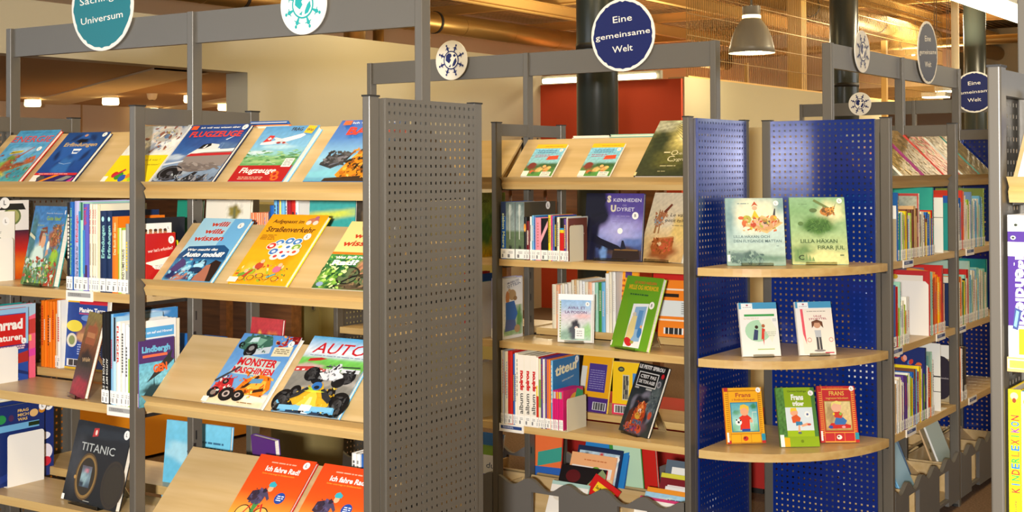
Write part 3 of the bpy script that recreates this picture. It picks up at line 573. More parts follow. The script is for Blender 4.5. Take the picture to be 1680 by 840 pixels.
def a_bag(k):
    k.paint(0,0,1,1,[(0,'5f9fb8'),(.35,'8fc4dc'),(.7,'3c78c0'),(1,'2c5ab0')],[(.3,.12,.4,.06,'7ac0d0')],.03,7)
    for p,c in (([(.42,.1),(.5,.34),(.6,.42),(.9,.5),(1,.62),(1,.08),(.5,.05)],'d8871c'),([(.52,.36),(.62,.55),(.8,.66),(1,.6),(1,.5),(.7,.42)],'e8a030'),([(.1,.26),(.3,.2),(.46,.3),(.5,.44),(.4,.48),(.3,.42),(.22,.44),(.16,.36)],'3a3a3c'),([(.24,.24),(.4,.3),(.42,.42),(.3,.38)],'77747a'),([(.1,.25),(.14,.5),(.2,.36)],'2c2c30'),([(.3,.05),(1,.1),(1,0),(.28,0)],'3a2a1e'),([(.6,.2),(.75,.34),(1,.3),(1,.18)],'2a1c12')): k.p(p,c)
    for i in range(9): k.e(.52+.055*i,.2+.03*(i%3),.035,.03,['f0b848','a85a14','5a300e'][i%3],8)
    for i in range(7): k.e(.6+.06*i,.46+.02*(i%2),.03,.04,['b86818','f4b040'][i%2],8)
    k.clutter(.5,.06,1,.6,'d8871c e8a030 8a4a10 3a2414 f4c060 b86818 201810',120,8,.05); k.clutter(.12,.26,.46,.46,'3a3a3c 55555a 77747a 28282c',40,9,.05); k.t('BAGGER',.22,.74,.12,'e02a24',w=.95,bold=2); k.t('Ich will was wissen',.22,.92,.03,'f0f0ec',w=.7,bold=.6); k.r(.08,.9,.2,.97,'e05a28')
face(FA,-.288,-.031,.25,.262,.013,'blue BAGGER book with orange digger beside the perforated end panel','blue',a_bag,GA)
# ---- second display row
def willi(pic,sub1,sub2,bg,bg2,split=.5):
    def f(k):
        k.paint(0,0,1,1,[(0,bg),(1,bg)],[],0,0,.05); k.p([(.66,1),(1,1),(1,0),(.8,.3),(.62,.55)],bg2)
        k.t('willi',.24,.87,.075,'c83a1c',w=.36,bold=1.5,sl=.2); k.t('wills',.2,.75,.075,'c83a1c',w=.4,bold=1.5,sl=.2); k.t('wissen',.08,.625,.08,'c83a1c',w=.6,bold=1.5,sl=.2,rot=2)
        pic(k); k.t(sub1,.12,split-.05,.038,'f0f0ec',w=.62,bold=1.4,sl=.15,rot=3); k.t(sub2,.12,split-.14,.068,'f4f4f0',w=.8 if len(sub2)>6 else .45,bold=2.2,sl=.15,rot=2)
        k.sticker(.88,.88,.06)
    return f
def p_auto(k):
    k.p([(0,0),(1,0),(1,.35),(.96,.5),(.8,.57),(.1,.53),(0,.4)],'1f4e7e')
    k.paint(.0,0,1,.34,[(0,'5ab4d8'),(1,'2f6a9c')],[(.2,.1,.2,.12,'1c2c5c'),(.45,.18,.2,.06,'a8dcf0'),(.5,.05,.2,.05,'3a3c60'),(.3,.05,.2,.06,'b87a68',.3,40)],.05,3)
    k.p([(.42,.14),(.46,.26),(.54,.32),(.66,.32),(.7,.24),(.7,.14),(.6,.11)],'1c2e4a'); k.p([(.5,.25),(.56,.3),(.64,.3),(.66,.25)],'9cc8e0'); k.e(.49,.15,.04,.03,'0c1018'); k.e(.66,.15,.04,.03,'0c1018')
    k.clutter(.05,.02,.6,.34,'5ab4d8 2f6a9c a8dcf0 1c2c5c 8ac8e0 b87a68',70,6,.05); k.e(.57,.2,.14,.09,'3f88b8'); k.e(.57,.23,.1,.05,'a8dcf0'); k.e(.57,.17,.13,.05,'1c3458')
    k.p([(.62,0),(.66,.1),(.7,.2),(.84,.33),(.98,.3),(1,.16),(1,0)],'2a1c18'); k.p([(.62,0),(.63,.08),(.68,.14),(.72,.24),(.8,.26),(.86,.12),(.9,0)],'a86a54')
    k.p([(.04,.14),(.14,.34),(.24,.3),(.3,.24),(.2,.12)],'4a3c70')
face(FA,-.879,-.344,.212,.267,.013,'pale blue book titled Auto mobil with red heading, middle display shelf','skyblue',willi(p_auto,'Wer macht das','Auto mobil?','a4d2e4','6eb0dc'),GA)
def a_str(k):
    k.paint(0,0,1,1,[(0,'eda41a'),(1,'f0a818')],[(.3,.2,.2,.1,'f4b83a'),(.7,.35,.15,.1,'e8980e')],.02,2)
    k.clutter(.04,.04,.92,.28,'f4b83a e8980e 9ab030 b8442c d86a8a f0d8a0 6a9a38 7a5a30',60,18,.035); k.t('Aufgepasst im',.1,.87,.05,'5a2c14',w=.55,bold=.8,sl=.1); k.t('Straßenverkehr',.08,.74,.075,'5a2c14',w=.85,bold=.8,sl=.05); k.lines(.06,.62,.32,.7,4,'7a4a14',5)
    k.e(.8,.91,.1,.05,'c87a58'); k.e(.74,.88,.045,.04,'e8dcc8'); k.e(.86,.88,.045,.04,'e8dcc8'); k.e(.84,.95,.035,.035,'b86a80')
    for x,y,c,c2 in ((.46,.58,'3f7fc0','e8ecf0'),(.62,.61,'3f7fc0','e8ecf0'),(.76,.6,'3f7fc0','e8ecf0'),(.36,.53,'d03028','f0e8e0'),(.52,.52,'f0e8d8','d8c020'),(.66,.52,'e8ecf0','3a70b8'),(.8,.52,'80a83a','e8e8a8'),(.46,.45,'3a70b8','c8d8e8'),(.6,.44,'e8ecf0','c82a30'),(.72,.44,'f0e0d8','c82a30'),(.82,.45,'f0e0d8','d04830'),(.54,.38,'e8e0d8','c83a40'),(.68,.39,'f0f0e8','3a78c0')):
        k.e(x,y,.085,.062,'f0ece0',14,15); k.e(x,y,.072,.052,c,14,15); k.e(x,y,.035,.025,c2,8,15)
    k.t('STOP',.31,.52,.02,'f8f0ea',w=.09)
    for x,y,c in ((.3,.16,'9ab030'),(.38,.24,'b8442c'),(.72,.2,'d86a8a'),(.2,.1,'6a9a38')): k.e(x,y,.07,.06,c,10); k.e(x+.02,y+.06,.035,.035,'e8b890',10)
    for x,y in ((.2,.06),(.36,.07),(.62,.08),(.78,.07),(.5,.1)): k.e(x,y,.06,.045,'7a5a30',14); k.e(x,y,.048,.036,'eda41a',14)
    k.p([(.2,.08),(.3,.18),(.34,.18),(.24,.07)],'c8342c'); k.p([(.62,.09),(.75,.14),(.76,.12),(.64,.07)],'4aa0a8'); k.r(0,.0,.16,.07,'f0e8d8'); k.sticker(.9,.66,.06)
face(FA,-.591,-.343,.232,.289,.014,'orange yellow book titled Aufgepasst im Straßenverkehr with traffic signs','yellow',a_str,GA)
def p_rad(k):
    k.r(0,.5,1,.535,'e8761c')
    k.paint(0,0,1,.5,[(0,'4a6a34'),(.5,'2f6a38'),(1,'3f9048')],[(.2,.15,.2,.12,'88b84a'),(.75,.3,.18,.16,'b07858'),(.7,.05,.3,.05,'5a4a38'),(.3,.32,.2,.1,'1f5a30')],.22,5)
    for x,y,r in ((.5,.2,.2),(.9,.16,.18)): k.e(x,y,r,r*.8,'1c1e1c',26); k.e(x,y,r*.86,r*.68,'5a6a48',26)
    k.p([(.3,.03),(.6,.2),(.9,.26),(.9,.24),(.6,.17),(.34,.01)],'16161a'); k.e(.78,.36,.1,.09,'c08a68',14); k.e(.8,.41,.1,.05,'5a3420',14)
    k.clutter(0,0,.45,.48,'a8d060 5a9030 2f6a38 d8e8a0 1f4a28',120,7,.045); k.clutter(.55,.02,1,.28,'6a6a48 4a4030 8a7050 303020',50,8,.05)
    for i in range(9): k.e(.08+.05*i%.4,.12+.04*(i%4),.035,.03,['a8d060','d8e8a0','5a9030'][i%3],8)
    k.e(.12,.05,.06,.04,'8aa0c0')
face(FA,-.255,-.344,.212,.267,.013,'cream and green book titled Rad beside the perforated end panel','cream',willi(p_rad,'Was läuft rund?','Rad?','f0dc8a','f4e4a0',.47),GA)
# ---- third display row
def a_mon(k):
    k.paint(0,0,1,1,[(0,'e8d8b8'),(.14,'e8c890'),(.2,'6fa0d0'),(1,'5a94d0')],[(.8,.12,.3,.06,'f4e4d0')],.03,4)
    k.p([(.06,.78),(.1,.95),(.3,1),(.52,.98),(.6,.86),(.5,.78),(.3,.74)],'3f6a58'); k.p([(.14,.86),(.3,.95),(.46,.93),(.4,.84)],'7aa890'); k.p([(.3,.78),(.6,.84),(.62,.74),(.36,.7)],'c8d0d4'); k.e(.28,.74,.1,.08,'1a1a1c',20); k.e(.28,.74,.05,.04,'787878'); k.e(.08,.83,.05,.05,'1a1a1c')
    k.p([(.86,1),(1,1),(1,.9),(.9,.88)],'8a1a1c'); k.p([(.7,.84),(.8,.98),(.84,.98),(.8,.84)],'b02a28'); k.r(.66,.8,.95,.83,'c8282c')
    k.p([(.14,.42),(.24,.68),(.3,.69),(.9,.64),(.86,.42)],'b8c8c4'); k.t('MONSTER',.2,.55,.1,'c81e24',w=.66,bold=1.8); k.t('MASCHINEN',.18,.44,.08,'c81e24',w=.7,bold=1.8)
    k.p([(.68,.7),(.98,.72),(.96,.86),(.66,.83)],'e4d8b0'); k.lines(.7,.74,.94,.82,3,'6a5a40',3)
    k.p([(.42,.2),(.5,.36),(.7,.44),(.9,.42),(.98,.26),(.9,.14),(.6,.16)],'e07a1c'); k.p([(.5,.24),(.66,.36),(.86,.36),(.9,.24)],'f0b040'); k.p([(.05,.2),(.1,.34),(.3,.36),(.36,.22),(.2,.14)],'b8282c')
    for x,y,r in ((.1,.14,.1),(.34,.13,.12),(.54,.13,.1),(.2,.3,.05)): k.e(x,y,r,r*.85,'17171a',22); k.e(x,y,r*.45,r*.4,'8a7a70')
    k.clutter(.42,.12,.95,.46,'e07a20 f0b040 c85a14 f4d060 d84a18 8a3a10',60,9,.035); k.p([(.5,.22),(.58,.24),(.72,.4),(.68,.42)],'3a2010'); k.p([(.74,.18),(.9,.22),(.88,.26),(.74,.22)],'3a2010'); k.p([(.6,.3),(.8,.32),(.8,.38),(.62,.37)],'5a90b8'); k.clutter(.04,.1,.4,.38,'b8282c d84a40 701818 e0d8d0',30,10,.03); k.clutter(.08,.74,.55,.99,'3f6a58 7aa890 5a8a78 2f5044',34,11,.035); k.p([(.2,.86),(.34,.88),(.33,.95),(.22,.93)],'c8e0e0'); k.e(.3,.78,.09,.08,'1a1a1c',20); k.e(.3,.78,.045,.04,'8a8a88'); k.clutter(.66,.84,.98,.99,'b02a28 701818 5a94d0 e8a060',30,12,.04)
    for x,y,r in ((.34,.13,.12),(.54,.13,.09)): k.e(x,y,r,r*.85,'1a1718',22); k.e(x,y,r*.5,r*.42,'b8a8a0',16); k.e(x,y,r*.28,r*.24,'30282a',12)
    for i in range(0): k.e(.5+.06*i,.26+.05*(i%3),.03,.03,['8a3a10','f4d060','c85a14','2a1a10'][i%4],8)
    k.p([(.02,.3),(.3,.52),(.32,.5),(.04,.27)],'3a3a40'); k.lines(.6,.02,.85,.05,1,'8a6a3a'); k.r(0,0,.1,.07,'eeeadf'); k.sticker(.92,.88,.05)
face(FA,-.703,-.717,.243,.272,.016,'sky blue book titled MONSTER MASCHINEN with big-wheeled trucks','white',a_mon,GA)
def a_autos(k):
    k.paint(0,0,1,1,[(0,'4a4846'),(.3,'7a7872'),(.55,'8a8880'),(.6,'6ab04a'),(.7,'78c858'),(.74,'c8d4d8'),(.8,'e8eef0'),(1,'4aa0d0')],[(.3,.3,.4,.05,'a09a90',.3,20),(.8,.45,.3,.04,'a8a29a',.3,-10),(.2,.6,.2,.04,'c8a8a0'),(.9,.08,.3,.1,'50504c')],.07,5)
    k.t('AUTOS',.1,.78,.14,'c82028',w=.92,bold=.4,sl=.25); k.t('TECHNIK WISSEN GESCHICHTE',.1,.955,.02,'5ab0d8',w=.8,bold=.4); k.lines(.1,.735,.95,.76,1,'8090a0',8)
    k.p([(0,.58),(.25,.6),(.5,.57),(.5,.53),(.2,.54),(0,.52)],'b83a38'); 
    for i in range(6): k.p([(.02+i*.09,.535),(.06+i*.09,.54),(.06+i*.09,.56),(.02+i*.09,.555)],'f0ece4')
    k.p([(.12,.66),(.3,.68),(.4,.71),(.3,.72),(.14,.7)],'c02a24')
    for x,y,r in ((.3,.5,.11),(.42,.46,.1),(.84,.5,.11),(.74,.44,.1)): k.e(x,y,r,r*.95,'1a1a1c',22)
    k.p([(.4,.52),(.52,.56),(.62,.66),(.66,.66),(.68,.55),(.8,.5),(.66,.44),(.5,.44)],'d8d8dc'); k.p([(.56,.56),(.62,.66),(.66,.6)],'20242a'); k.r(.7,.55,.97,.6,'d0d4d8'); k.p([(.45,.6),(.95,.62),(.95,.635),(.45,.615)],'2a2c30')
    for x,y,r in ((.08,.14,.14),(.3,.1,.0),(.9,.15,.16),(.2,.26,.08),(.72,.28,.07)): 
        if r: k.e(x,y,r,r*1.1,'141416',24); k.e(x,y,r*.4,r*.45,'4a4a4c')
    k.p([(.18,.16),(.34,.28),(.44,.38),(.54,.4),(.62,.3),(.74,.22),(.8,.12),(.6,.05),(.36,.04)],'d8a828'); k.p([(.3,.08),(.44,.24),(.54,.24),(.64,.08)],'e8c850'); k.e(.47,.35,.07,.06,'3a78b8'); k.e(.47,.34,.04,.03,'16202c'); k.p([(.1,.06),(.9,.1),(.92,.03),(.1,-.0)],'6ab0d8'); k.r(.22,.0,.8,.03,'2a3a50'); k.p([(.36,.3),(.62,.28),(.62,.3),(.36,.33)],'9cc83c'); k.r(.46,.0,.56,.04,'f0f0f0')
    k.clutter(.2,.04,.8,.36,'e8c850 d8a828 f4e080 c8a020 b89020',60,12,.03); k.clutter(.42,.44,.7,.62,'d8d8dc 6a6c70 a0a4a8 f0f0f0',40,13,.03); k.clutter(0,.0,1,.1,'30302e 5a5a58 6ab0d8 1a1a1a',50,14,.05)
    for x,y,r in ((.08,.14,.14),(.92,.15,.15),(.3,.5,.09),(.84,.5,.1)): k.clutter(x-r*.7,y-r*.7,x+r*.7,y+r*.7,'141416 2a2a2c 3c3c3e',20,15,.05)
    k.p([(.18,.14),(.3,.2),(.4,.3),(.36,.32),(.2,.2)],'2a2c30'); k.p([(.78,.14),(.66,.2),(.58,.3),(.62,.32),(.8,.2)],'2a2c30'); k.p([(.36,.06),(.42,.22),(.5,.3),(.58,.22),(.64,.06)],'e8c440'); k.p([(.45,.06),(.48,.2),(.52,.2),(.55,.06)],'f4e490'); k.e(.5,.34,.07,.06,'2f6ab0'); k.e(.5,.325,.04,.025,'14202c'); k.p([(.1,.07),(.9,.1),(.91,.04),(.1,.01)],'78b8dc'); k.p([(.42,.02),(.58,.03),(.58,.1),(.42,.1)],'e8e8e8'); k.p([(.34,.27),(.5,.255),(.66,.275),(.5,.285)],'c8d43c')
    for i in range(0): k.e(.3+.05*i,.18+.03*(i%3),.02,.02,['1f5a98','f0e070','a86a14'][i%3],8)
face(FA,-.415,-.717,.256,.284,.014,'book titled AUTOS with two racing cars on a track','skyblue',a_autos,GA)
def a_ich(k):
    k.paint(0,0,1,1,[(0,'f0c84a'),(.25,'f0983a'),(.5,'e8561c'),(1,'e4481c')],[],.01,1,.01)
    k.lines(.26,.9,.7,.92,1,'f0b090',2,.8); k.t('Ich fahre Rad!',.22,.79,.065,'f4f0ea',w=.6,bold=1.6); k.t('Sicher unterwegs im Straßenverkehr',.2,.745,.02,'f0a83a',w=.58,bold=.6)
    k.e(.72,.46,.085,.085,'24489c'); k.lines(.67,.42,.78,.5,3,'d8e0f0',3,.5)
    for x in (.24,.55): k.e(x,.2,.13,.13,'2a2420',26); k.e(x,.2,.115,.115,'f0b85a',26); k.e(x,.2,.015,.015,'303030',8); k.p([(x-.11,.2),(x+.11,.202),(x+.11,.198)],'b0a080'); k.p([(x,.1),(x+.003,.3),(x-.003,.3)],'b0a080')
    k.p([(.24,.2),(.32,.34),(.48,.33),(.4,.19),(.38,.19),(.45,.31),(.33,.32),(.26,.2)],'c82a24'); k.p([(.48,.34),(.55,.2),(.57,.2),(.5,.36)],'c82a24'); k.p([(.34,.36),(.36,.22),(.42,.16),(.45,.17),(.41,.26),(.44,.36)],'4a8a48'); k.p([(.38,.12),(.48,.12),(.47,.16),(.4,.16)],'3a68b0')
    k.p([(.3,.34),(.26,.46),(.34,.54),(.48,.5),(.46,.38),(.4,.33)],'4a4460'); k.p([(.2,.38),(.22,.5),(.32,.53),(.36,.42),(.28,.36)],'3a2c3c'); k.p([(.44,.48),(.54,.4),(.56,.43),(.47,.52)],'4a4460'); k.e(.5,.56,.045,.05,'e8b088',12); k.p([(.44,.6),(.45,.64),(.5,.66),(.57,.62),(.56,.585),(.47,.58)],'3ab0c0')
    k.clutter(.24,.36,.46,.54,'4a4460 3a2c3c 5a5078 2c2838',24,3,.04); k.clutter(.34,.16,.45,.34,'4a8a48 3a7038 5aa058',14,4,.03)
    k.sticker(.88,.92,.055); k.r(0,0,.2,.03,'f0ece0')
rg=face(FA,-.625,-1.09,.232,.262,.012,'left copy of orange cycling book Ich fahre Rad on lowest display','red',a_ich,GA)
face(FA,-.362,-1.09,.232,.262,.012,'right copy of orange cycling book Ich fahre Rad, beside end panel','red',a_ich,GA)
# ---- left bay of the left shelving: boards
GR='books in the second row of the leftmost bay'
def endart(fn): return dict(art=fn)
def e_blk(k): k.r(0,0,1,1,'1c2028'); k.paint(.1,0,1,.6,[(0,'30343c'),(1,'1c2028')],[(.6,.2,.3,.1,'505860'),(.8,.3,.1,.1,'d8e0e0')],.1,3); k.t('sen',.62,.62,.09,'e8e020',w=.25,bold=2); k.t('die',.6,.76,.05,'e8e020',w=.2,sl=.3); k.sticker(.86,.5,.12)
def e_wht(k):
    for i in range(5): k.e(.3+.13*i,.87,.05,.035,'b8845a',10); k.e(.3+.13*i,.9,.05,.03,['4a3020','8a5a30'][i%2],10); k.r(.26+.13*i,.8,.34+.13*i,.85,['c83a30','3a6ab0'][i%2])
    k.r(.5,.1,1,.5,'c02020'); k.t('11',.8,.4,.04,'f0a020'); k.sticker(.9,.93,.06)
def e_red(k): k.r(0,0,1,1,'b81c1c'); k.p([(0,.52),(1,.62),(1,.3),(0,.5)],'efe6dc'); k.p([(.2,.45),(.9,.5),(.9,.36),(.3,.4)],'f8f4ee'); k.lines(.3,.4,.8,.47,3,'a08a80',2); k.t("wer hat's erfunden?",.06,.68,.055,'f0d8d0',w=.84,bold=.6,rot=4); k.sticker(.85,.88,.1); k.p([(.1,0),(.5,.4),(.6,.4),(.9,.1),(.8,0)],'a01616')
row(FA,-1.296,.012,BZ[0],[('black',.019,.292,.2),('blue',.018,.294,.21,dict(sp=lambda k:(k.r(.06,0,.94,.1,'1a3a80'),spt(k,'1000 Erfindungen & Entdeckungen',.18,.93,.42,'8ad080',0)),n='blue 1000 Erfindungen')),
 ('lilac',.027,.297,.22,dict(sp=lambda k:(spt(k,'Das große Buch der',.16,.5,.36,'3a3a58'),spt(k,'Erfindungen',.54,.84,.4,'c82a44')),label='pale lilac spine lettered Das große Buch der Erfindungen, second row')),('mint',.021,.293,.2,dict(sp=lambda k:(k.r(0,.1,.5,.9,'2a8ab8'),k.r(.5,.8,1,1,'2a6a50')),n='green and blue')),('5a5ab8',.027,.288,.2,dict(n='violet blue',sp=lambda k:(k.r(0,.2,.4,.7,'3a86c8'),k.r(.4,.1,.8,.3,'4a2a50'),spt(k,'Technik',.75,.97,.5,'d03a50',0)))),
 ]+[('cream',t,.288,.2,dict(sp=lambda k:(spt(k,'Was ist was',.66,.94,.5,'c84a50',0),k.r(.3,.3,.7,.55,'b8a890'),k.r(.4,.12,.6,.18,'6a5a8a'))))for t in(.014,.014,.012)]+[('cream',.014,.287,.2,dict(n='cream green-edged',sp=lambda k:k.r(.7,0,1,1,'c8c890')))]+
 [('navy',.030,.266,.2,dict(sp=lambda k:(spt(k,'Erfindungen',.42,.82,.5,'9ad8d0'),k.e(.5,.9,.22,.3,'a8dce0',10),k.r(.1,.02,.5,.1,'b02030')),label='left one of the two navy spines lettered Erfindungen')),('navy',.027,.266,.2,dict(sp=lambda k:(spt(k,'Erfindungen',.42,.82,.5,'9ad8d0'),k.e(.5,.9,.22,.3,'a8dce0',10)),label='right one of the two navy spines lettered Erfindungen')),
 ('orange',.028,.248,.2,dict(sp=lambda k:spt(k,'Das Buch der Ideen',.5,.92,.4,'f8d8a0'),label='orange spined book beside the navy Erfindungen spines')),('lime',.017,.212,.16,dict(sp=lambda k:(k.r(.5,.1,1,1,'f0f0c8'),k.r(0,.6,.5,1,'a8b81c')))),('cream',.020,.205,.15,dict(sp=lambda k:spt(k,'RUND UMS HAUS',.15,.7,.6,'4a4a3a'))),
 ('grey',.016,.226,.18),('black',.012,.242,.225,dict(y=.012,art=e_blk,lab=0,n='black',label='black cover with yellow letters behind the left grey post')),('white',.010,.225,.16,dict(y=.012,art=e_wht,label='white cover with small figures between black and red covers')),('red',.012,.192,.127,dict(y=.05,art=e_red,label='red cover with white flash, front of row at the left post'))],
 'in the row behind the left post',GR)
def stand(F,x,y,z,rz,W,Hs,tilt,label,parent=None,gr='clear stands holding books'):
    t=thing('book_stand',label,'stand',at(F,x,y,z,rz),gr); w=W*.55
    s,c=math.sin(R(tilt)),math.cos(R(tilt)); y0=.0075+.019; h=Hs*.75
    MB().prism([(y0,.003),(y0+.002,.003),(y0+.002+h*s,h*c),(y0+h*s,h*c)],-w/2,w/2,'x').obj('back_plate','acrylic',t)
    MB().box(-w/2,w/2,-.018,y0,.0,.002).box(-w/2,w/2,-.019,-.017,0,.013).obj('ledge','acrylic',t)
    MB().prism([(y0+.001+h*.7*s,h*.7*c),(y0+.003+h*.7*s,h*.7*c),(y0+h*.35+.05,.0),(y0+h*.35+.048,0)],-w/2*.5,w/2*.5,'x').obj('strut','acrylic',t)
    return t
def stood(F,x,y,z,rz,W,H,T,tilt,label,col,art,st=True,spc=None,spine=None,fw='',**kw):
    """x,y: bottom left corner of the front; stands leaning back on a clear stand"""
    mw=at(F,x,y,z+.0025,rz,-tilt)
    b=book(label,mw,W,H,T,col,art,spinecol=spc,spine=spine,**kw)
    if st:
        c,s=math.cos(R(rz)),math.sin(R(rz)); stand(F,x+c*W/2-s*T*.0,y+s*W/2+c*T*.0,z,rz,W,H,tilt,'clear acrylic stand under the '+fw)
    return b
def a_gute(k):
    k.paint(0,0,1,1,[(0,'6a8a50'),(.3,'5a8a78'),(.5,'4a88b8'),(1,'3a78b4')],[(.25,.3,.22,.2,'c8e0d0'),(.4,.4,.12,.12,'cfd8c0'),(.15,.1,.2,.1,'4a7838'),(.8,.12,.2,.14,'b03a1c'),(.55,.12,.2,.1,'7aa878'),(.75,.6,.16,.12,'9c5a38'),(.85,.35,.12,.1,'8ab838'),(.3,.18,.06,.05,'d8606a'),(.1,.6,.1,.3,'3a7078')],.15,8)
    k.e(.42,.56,.1,.13,'d8a078',14); k.p([(.3,.6),(.34,.72),(.5,.74),(.54,.64),(.5,.66),(.4,.66),(.36,.52)],'7a3a24'); k.p([(.18,.25),(.24,.46),(.4,.5),(.5,.42),(.56,.3),(.6,.32),(.5,.22),(.3,.16)],'cfe4d8'); k.e(.62,.5,.04,.08,'f0ecd0'); k.p([(.58,.36),(.66,.4),(.64,.46),(.58,.44)],'c8987a'); k.e(.85,.4,.09,.08,'9ac030'); k.p([(.82,.62),(.9,.8),(.96,.66)],'8a6a4a'); k.e(.6,.15,.06,.1,'6a8a78'); k.e(.5,.12,.05,.08,'a03a3c')
    k.clutter(.02,.02,.95,.34,'6a8a50 5a8a78 b03a1c 8ab838 c8e0d0 4a7838 9c5a38 d8c890',150,16,.05); k.clutter(.7,.44,.98,.78,'9c5a38 7a4a30 c88a50 5a6a48 a87848',70,17,.04); k.t('Gute Idee!',.46,.82,.05,'9ab83c',w=.42,bold=.8); k.t('Alexander Steffensmeier',.42,.9,.018,'c8d8e8',w=.5,bold=0)
    for i,s in enumerate(('Kleine','Erfinder','Sachen')): k.t(s,.22+.1*i,.74-.06*i,.03,'9ab8a0',w=.2,bold=.4)
    k.p([(.03,.62),(.22,.56),(.22,.6),(.04,.66)],'c8c8a8'); k.r(.97,.9,1,.95,'f0f0ec')
stood(FA,-1.612,.075,BZ[0],-8,.212,.278,.022,12,'blue picture book Gute Idee with inventor standing on clear stand','teal',a_gute,fw='blue Gute Idee book')
def e_sun(k):
    k.paint(0,0,1,.62,[(0,'c84a10'),(.3,'e8761c'),(.6,'c8281c'),(1,'3a2438')],[(.4,.24,.14,.1,'fff0c0',.3)],.03,1); k.r(0,.62,1,1,'ece6dc'); k.e(.72,.8,.15,.13,'6a7a48'); k.e(.72,.8,.12,.1,'a8a868'); k.r(.1,.88,.3,.96,'e86a1c'); k.p([(.5,.88),(.95,.88),(.9,.96),(.6,.96)],'2a2a28'); k.t('wissen',.05,.8,.06,'3a78b8',w=.4); k.sticker(.6,.97,.08)
def e_w2(k): k.r(0,0,1,1,'ece8dc'); k.e(.6,.55,.14,.12,'2f4a30'); k.e(.6,.56,.1,.09,'b8c060'); k.r(.45,.05,.75,.4,'2a90b8'); k.lines(.3,.68,.7,.72,2,'8a8a80'); k.sticker(.8,.86,.08)
row(FA,-1.896,.012,BZ[0],[('navy',.02,.27),('white',.016,.26,.2),('teal',.02,.28),('grey',.015,.29,.26,dict(art=e_sun,label='tall white book with sunset picture at the far left edge')),('ece8dc',.012,.25,.19,dict(art=e_w2,label='white book with round green face at the far left edge'))],'near the left end panel of the leftmost bay','books by the left end panel')
def bookend(F,x,y,z,d,h,label,art=None,col='white'):
    t=thing('bookend',label,'bookend',at(F,x,y,z,90)); r=.012; pts=[(0,.002),(d,.002),(d,h-r)]+[(d-r+r*math.cos(a),h-r+r*math.sin(a)) for a in [R(i*22.5) for i in range(1,5)]]+[(r-r*math.sin(a),h-r+r*math.cos(a)) for a in [R(i*22.5) for i in range(0,5)]]
    MB().prism(pts[::-1],0,.0016,'y').obj('upright_plate',col,t); MB().box(0,d,.0,.09,.0,.002).obj('base_plate',col,t)
    if art: k=Ink(d,h); art(k); k.mb('front').obj('plate_print','ink',t)
    return t
bookend(FA,-1.79,.03,BZ[0],.15,.155,'white metal bookend at left edge, second shelf')
# third board
def a_lean(k):
    k.paint(0,0,1,1,[(0,'8a1c34'),(.2,'5a2838'),(.4,'2a2a20'),(.6,'7a4a2a'),(1,'9a8a50')],[(.5,.12,.5,.1,'a81c38'),(.5,.45,.3,.1,'1c1c18'),(.6,.75,.25,.12,'b86a40')],.15,9); k.t('Wale',.3,.4,.05,'c8a878',w=.5,rot=8); k.r(.2,.62,.8,.84,'a8603a'); k.r(.25,.7,.75,.76,'c88a5a')
stood(FA,-1.358,.078,BZ[1],-21,.146,.283,.014,14,'narrow dark red and brown book on clear stand, third shelf','brown',a_lean,fw='narrow dark red book')
def e_sky(k): k.paint(0,0,1,1,[(0,'88b8dc'),(1,'3a88c8')],[(.5,.95,.3,.04,'c8dcec'),(.3,.8,.2,.04,'a8cce8')],.04,3)
def e_abw(k): k.r(0,0,1,1,'efeee8'); k.r(.05,.8,.95,.92,'58a8dc'); k.t('Rund um auf und Himmel',.1,.845,.03,'f0f4f8',w=.8); k.r(.05,.56,.95,.78,'1f4a98'); k.p([(.05,.56),(.5,.56),(.55,.72),(.05,.74)],'c8a880'); k.e(.62,.62,.14,.1,'e08a3a'); k.e(.66,.62,.08,.09,'3a6ab0')
def e_lin(k):
    k.paint(0,0,1,1,[(0,'4a8a98'),(.4,'7ac0d4'),(.7,'60b0cc'),(1,'5a2f68')],[(.5,.25,.4,.08,'2a4a50'),(.7,.15,.2,.05,'1a3a40')],.15,4); k.r(0,.66,1,1,'4a2f6a'); k.t('Lindbergh',.08,.82,.09,'6ab8dc',w=.8,bold=2); k.r(.1,.74,.8,.78,'e86a4a'); k.p([(.3,.42),(.5,.56),(.95,.82),(.9,.7),(.98,.66),(.6,.48),(.2,.36)],'2a3034'); k.t('GEN',.4,.5,.11,'e8602a',w=.4,bold=2.5,rot=4); k.p([(.1,.16),(.3,.3),(.7,.3),(.8,.2),(.9,.12)],'1c3c44'); k.p([(.4,.3),(.42,.46),(.44,.3)],'1c3c44'); k.sticker(.76,.34,.1)
row(FA,-1.124,.012,BZ[1],[('black',.021,.297,.2,dict(sp=lambda k:spt(k,'AUTOS MIT STIL',.1,.5,.4,'d8d8d0',0))),('black',.02,.297,.2,dict(sp=lambda k:spt(k,'AUTOS MIT STIL',.1,.5,.4,'d8d8d0',0),label='right one of two black spines in the third row')),('7ab0d8',.012,.293,.28,dict(art=e_sky,n='light blue')),('a8d0e8',.018,.284,.2,dict(n='pale blue',sp=lambda k:k.r(.5,.5,1,1,'1a1a20'))),('white',.02,.27,.2,dict(sp=lambda k:spt(k,'FLIEGER',.5,.95,.5,'c83028',0))),('white',.019,.268,.2),('e8ecf0',.016,.262,.2),('lime',.012,.258,.19,dict(n='white and green',sp=lambda k:k.r(0,.6,1,1,'f0f0e8'))),('cream',.012,.268,.2,dict(sp=lambda k:k.r(.2,.3,.5,.6,'e0922a'))),('white',.008,.272,.175,dict(art=e_abw,label='white and blue cover behind the purple one, third row',)),('skyblue',.006,.2,.15),('purple',.012,.212,.15,dict(art=e_lin,label='purple and blue cover with aeroplane and orange letters GEN'))],'in the third row behind the left post','books in the third row of the leftmost bay')
